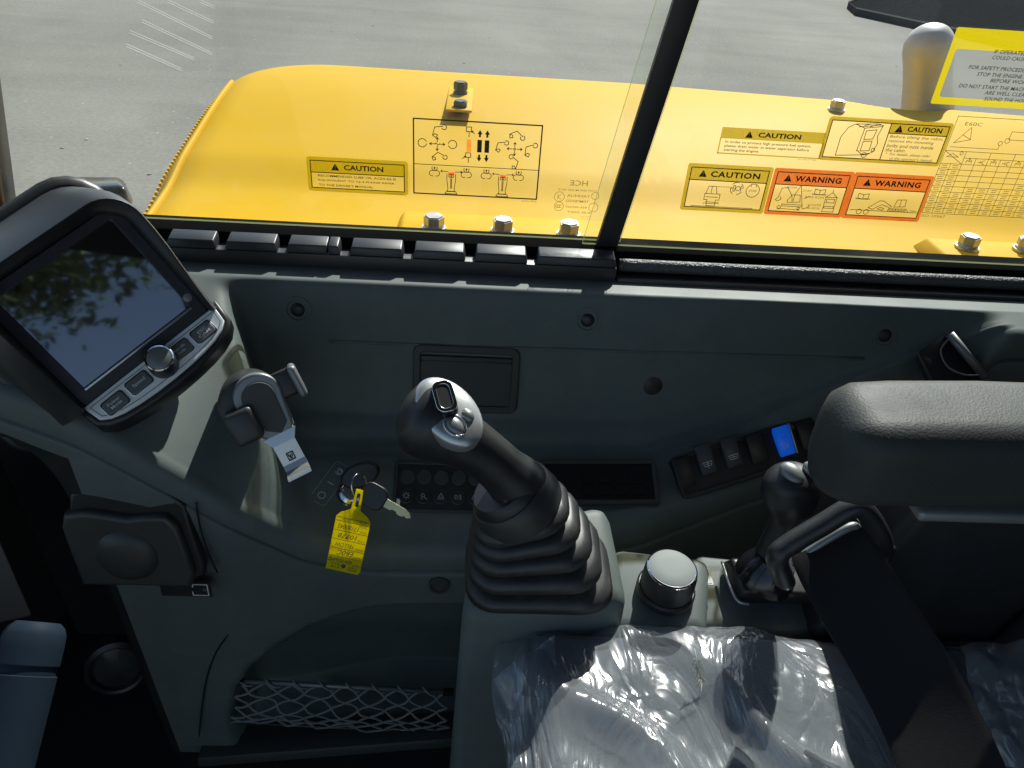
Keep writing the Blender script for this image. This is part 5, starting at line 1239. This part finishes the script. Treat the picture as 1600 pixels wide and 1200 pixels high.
# ------------------------------------------------------------------ seat belt
belt = thing('seat_belt', 'wide black seat belt strap running down over the seat edge', 'seat belt', PZ(1500, 1190, -.60))
ctr = [(1292, 846, .632), (1306, 872, .625), (1346, 940, .612), (1402, 1030, .60), (1446, 1110, .585), (1486, 1200, .565), (1510, 1270, .55)]
L_ = []
for px, py, k in ctr: L_.append(PK(px, py, k))
sp = smooth_path(L_, 10); vs_, fs = [], []
for i, p in enumerate(sp):
    t = (sp[min(i + 1, len(sp) - 1)] - sp[max(i - 1, 0)]).normalized(); nn = (CAM - p).normalized(); X = t.cross(nn).normalized()
    hw = interp(i / len(sp), [(0, .031), (.2, .034), (.5, .0355), (1, .036)]); 
    X = (X * .97 + nn * .2).normalized()
    N = X.cross(t).normalized()
    for z in (0, -.0016):
        for s in (-1, -.86, -.80, 0, .80, .86, 1): vs_.append(p + X * hw * s + N * (z + (.0004 if abs(s) == .86 else 0)))
for i in range(len(sp) - 1):
    a = i * 14
    for j in range(6): fs.append((a + j, a + j + 1, a + 15 + j, a + 14 + j)); fs.append((a + 21 + j, a + 22 + j, a + 8 + j, a + 7 + j))
    fs.append((a, a + 14, a + 21, a + 7)); fs.append((a + 6, a + 13, a + 27, a + 20))
mesh('strap', vs_, fs, BELTM, belt, True)
brk = thing('belt_guide', 'black bent belt guide loop standing above the rear deck', 'belt guide', PZ(1230, 900, -.59))
kb_ = .63
gp = smooth_path([PK(1225, 905, kb_ + .03), PK(1214, 872, kb_), PK(1232, 852, kb_ - .005), PK(1285, 820, kb_ - .01), PK(1332, 793, kb_ - .015), PK(1352, 800, kb_ - .012), PK(1372, 832, kb_), PK(1378, 860, kb_ + .02)], 7)
rs = sweep_rings(gp, [.0108] * len(gp), 20, CF, [.8] * len(gp))
loft('loop_bar', rs, BLACK, brk, 'all')
gp2 = smooth_path([PK(1243, 885, kb_ + .01), PK(1262, 863, kb_ + .005), PK(1328, 823, kb_), PK(1342, 834, kb_ + .01), PK(1352, 862, kb_ + .02)], 7)
loft('inner_edge', sweep_rings(gp2, [.0035] * len(gp2), 10, CF), SILVD, brk, 'all')
bk = PK(1362, 862, .645)
buc = thing('belt_buckle', 'black belt buckle with red release button under the guide', 'belt buckle', bk)
bf = camframe(1364, 866, .645, -32)
rbox('buckle_body', bf, (0, -.010, -.006), (.028, .050, .016), .004, BLACK, buc, 3)
rbox('release_button', bf, (-.004, .006, .003), (.010, .020, .006), .0015, mat('red_button', (.35, .02, .012), .35), buc, 2)

# ------------------------------------------------------------------ storage pocket, label, speaker, net
Yp = .585
pk = thing('storage_pocket', 'dark rounded flip-open pocket on the lower console wall', 'pocket', PY(200, 900, .595))
fp = frame(PY(205, 830, .600), Vector((1, 0, 0)), Vector((0, .12, 1)))
def L2(px, py):
    d = ray(px, py); nrm = fp.to_3x3() @ Vector((0, 0, 1)); t = (fp.translation - CAM).dot(nrm) / d.dot(nrm); q = fp.inverted() @ (CAM + d * t); return (q.x, q.y)
out = [L2(*p) for p in [(150, 902), (292, 905), (316, 893), (316, 880), (298, 830), (286, 790), (262, 772), (200, 764), (140, 764), (118, 772), (116, 790), (126, 840), (138, 880)]]
plate('surround', fp, [out], BLACK, pk, .012, .004, z=-.008)
lid = [L2(*p) for p in [(142, 898), (298, 901), (302, 885), (290, 850), (276, 815), (262, 803), (232, 803), (205, 806), (170, 800), (140, 796), (114, 800), (112, 815), (124, 850)]]
plate('lid', fp, [lid], mat('pocket_lid', (.038, .04, .036), .45, bump=.4, bscale=1000, var=.1, vscale=20), pk, .016, .005, z=-.003)
cc = L2(205, 850)
lathe('lid_bulge', fp @ Matrix.Translation((cc[0], cc[1] - .006, .010)), [(.034, 0), (.030, .006), (.018, .010), (.004, .011)], mat('pocket_lid', (0, 0, 0)), pk, 32)
lb = thing('wall_label', 'small black label with white outline corner on the lower wall', 'label', PY(290, 920, .596))
fl_ = frame(PY(291, 920, .5925), Vector((1, 0, 0)), Vector((0, .05, 1)))
plate('label_card', fl_, [rr(-.028, .028, -.011, .011, .001)], BLACK, lb, .0008)
strokes('label_print', fl_, [[(.007, -.003), (.007, -.0085), (.024, -.0085), (.024, .008), (.008, .008), (.008, .004)], [(-.019, .0085), (-.007, .0085)]], .0011, PRINTW, lb, .0012)
text('label_lettering', fl_, '12V 120W', (.019, .0225, -.002, .002), PRINTG, lb, .0012)
spk = thing('round_speaker', 'round dark speaker grille low at the front corner', 'speaker', PY(180, 1090, .62))
fs_ = frame(PY(182, 1040, .66), Vector((1, .5, 0)), Vector((0, 0, 1)))
lathe('speaker_ring', fs_, [(.050, -.01), (.052, .006), (.046, .010), (.042, .008), (.040, .002)], BLACK, spk, 40, sx=.75)
lathe('speaker_grille', fs_, [(.040, 0), (.036, .004), (.006, .008)], RUBBER, spk, 40, sx=.75)

net = thing('storage_net', 'black elastic storage net hung on a rod in the wall recess', 'net', V(-.15, .61, -1.02))
RA, RB = PY(372, 1064, .628), PY(700, 1081, .655); RC, RD = PY(362, 1128, .632), PY(700, 1146, .664)
tube('top_rod', [RA, RB], .0032, SILVD, net, 12)
tube('bottom_cord', [RC, RD], .0022, RUBBER, net, 8)
for q in (RA, RB): rbox('rod_clip', frame(q, (1, 0, 0), (0, 0, 1)), (0, 0, 0), (.016, .009, .009), .002, GLOSSB, net)
CORD = mat('net_cord', (.17, .18, .175), .8, bump=.6, bscale=900)
bm_v, bm_f = [], []
def cord(pts, r=.0020, seg=6):
    rs = sweep_rings(pts, [r] * len(pts), seg, Vector((0, 1, 0))); b = len(bm_v)
    for q in rs: bm_v.extend(q)
    for j in range(len(rs) - 1):
        for i in range(seg): k = (i + 1) % seg; bm_f.append((b + j * seg + i, b + j * seg + k, b + (j + 1) * seg + k, b + (j + 1) * seg + i))
def netp(uu, vv):
    p = RA.lerp(RB, uu).lerp(RC.lerp(RD, uu), vv); n_ = noise.noise(Vector((uu * 9, vv * 5, 1))) ; return p + Vector((.006 * n_, -.010 * math.sin(vv * math.pi) + .005 * n_, -.004 * math.sin(uu * 3.1) * math.sin(vv * 3.1) + .006 * noise.noise(Vector((uu * 7, vv * 4, 8)))))
NC = 8
for k in range(-4, NC + 1):
    for dr in (1, -1):
        pts = []
        for i in range(25):
            vv = i / 24; uu = (k + (4 * vv if dr > 0 else 4 - 4 * vv) + .08 * math.sin(vv * 8 * math.pi) * dr) / NC
            if -.01 <= uu <= 1.0: pts.append(netp(uu, vv))
        if len(pts) > 3: cord(pts)
mesh('net_cords', bm_v, bm_f, CORD, net, 'all')
bm_v, bm_f = [], []
for k in range(NC):
    c = RA.lerp(RB, (k + .15) / NC); cord([c + Vector((-.006, .003, .004)), c + Vector((0, -.004, .003)), c + Vector((.006, -.004, -.004)), c + Vector((.012, 0, -.009))], .0018)
mesh('rod_loops', bm_v, bm_f, CORD, net, 'all')

# ------------------------------------------------------------------ travel lever at the left edge
tl_ = thing('travel_lever', 'bluish black travel lever grip at the lower left corner', 'lever', PK(0, 1290, .66))
p0, p1 = PK(60, 972, .655), PK(-30, 1300, .60); ax = (p1 - p0).normalized()
pts = [p0 + ax * t for t in (0, .004, .010, .02, .034, .0345, .042, .0425, .06, .10, .14, .2)]
rds = [.017, .0215, .0238, .0245, .0248, .0236, .0236, .0250, .0252, .0255, .0255, .025]
loft('grip', sweep_rings(pts, rds, 36, CR), mat('lever_rubber', (.016, .026, .040), .6, spec=.06, bump=.3, bscale=500, var=.1, vscale=30), tl_, True)  # blue of the sky light is put into the black rubber colour
tube('shaft', [p0 + ax * .19, PK(-60, 1500, .75)], .012, BLACK, tl_, 16)

# lower front corner post
cp = thing('corner_post', 'grey brown lower corner post at the left edge of the cab', 'post', PK(0, 970, .85))
hexa('post_body', [PK(-60, 985, .85), PK(52, 962, .85), PK(20, 962, .95), PK(-60, 985, .95), PK(-60, 840, .80), PK(-2, 838, .80), PK(-20, 838, .90), PK(-60, 840, .90)], .004, mat('post_trim', (.06, .055, .048), .6, bump=.3, bscale=300, var=.15), cp, 3)

# ------------------------------------------------------------------ tree mirrored in the monitor screen
def tree(loc, hgt, cr, nleaf, seed, label):
    rnd = random.Random(seed); root = thing('tree', label, 'tree', loc)
    base = Vector(loc); vs_, fs = [], []
    tr_p = [base, base + Vector((.1, 0, hgt * .3)), base + Vector((.0, .15, hgt * .55)), base + Vector((.15, .1, hgt * .85))]
    loft('trunk', sweep_rings(smooth_path(tr_p, 4), [interp(i / 12, [(0, .20), (1, .05)]) for i in range(13)], 12, Vector((1, 0, 0))), BARK, root, 'all')
    tips = []
    for i in range(16):
        a = rnd.uniform(0, 6.28); s = rnd.uniform(.66, .95); p = base + Vector((.08, .1, hgt * s)); e = p + Vector((math.cos(a) * cr * rnd.uniform(.5, .95), math.sin(a) * cr * rnd.uniform(.5, .95), cr * rnd.uniform(.1, .6)))
        mid = p.lerp(e, .5) + Vector((0, 0, .15)); loft('limb', sweep_rings(smooth_path([p, mid, e], 4), [lerp(.06, .012, k / 8) for k in range(9)], 7, Vector((.3, .2, .9))), BARK, root, 'all'); tips += [mid, e, e.lerp(mid, .4)]
    for i in range(nleaf):
        t = rnd.choice(tips); c = t + Vector((rnd.gauss(0, .42), rnd.gauss(0, .42), rnd.gauss(0, .3))); s = rnd.uniform(.05, .10)
        a = Vector((rnd.gauss(0, 1), rnd.gauss(0, 1), rnd.gauss(0, .6))).normalized(); b_ = a.cross(Vector((rnd.gauss(0, 1), rnd.gauss(0, 1), 1))).normalized(); k = len(vs_)
        vs_ += [c - a * s, c + b_ * s * .4, c + a * s, c - b_ * s * .4]; fs.append((k, k + 1, k + 2, k + 3))
    o = mesh('crown', vs_, fs, LEAF, root); return root
tree((2.35, -5.6, 0), 8.9, 1.9, 13000, 5, 'leafy tree behind the cab, mirrored in the dark monitor screen')
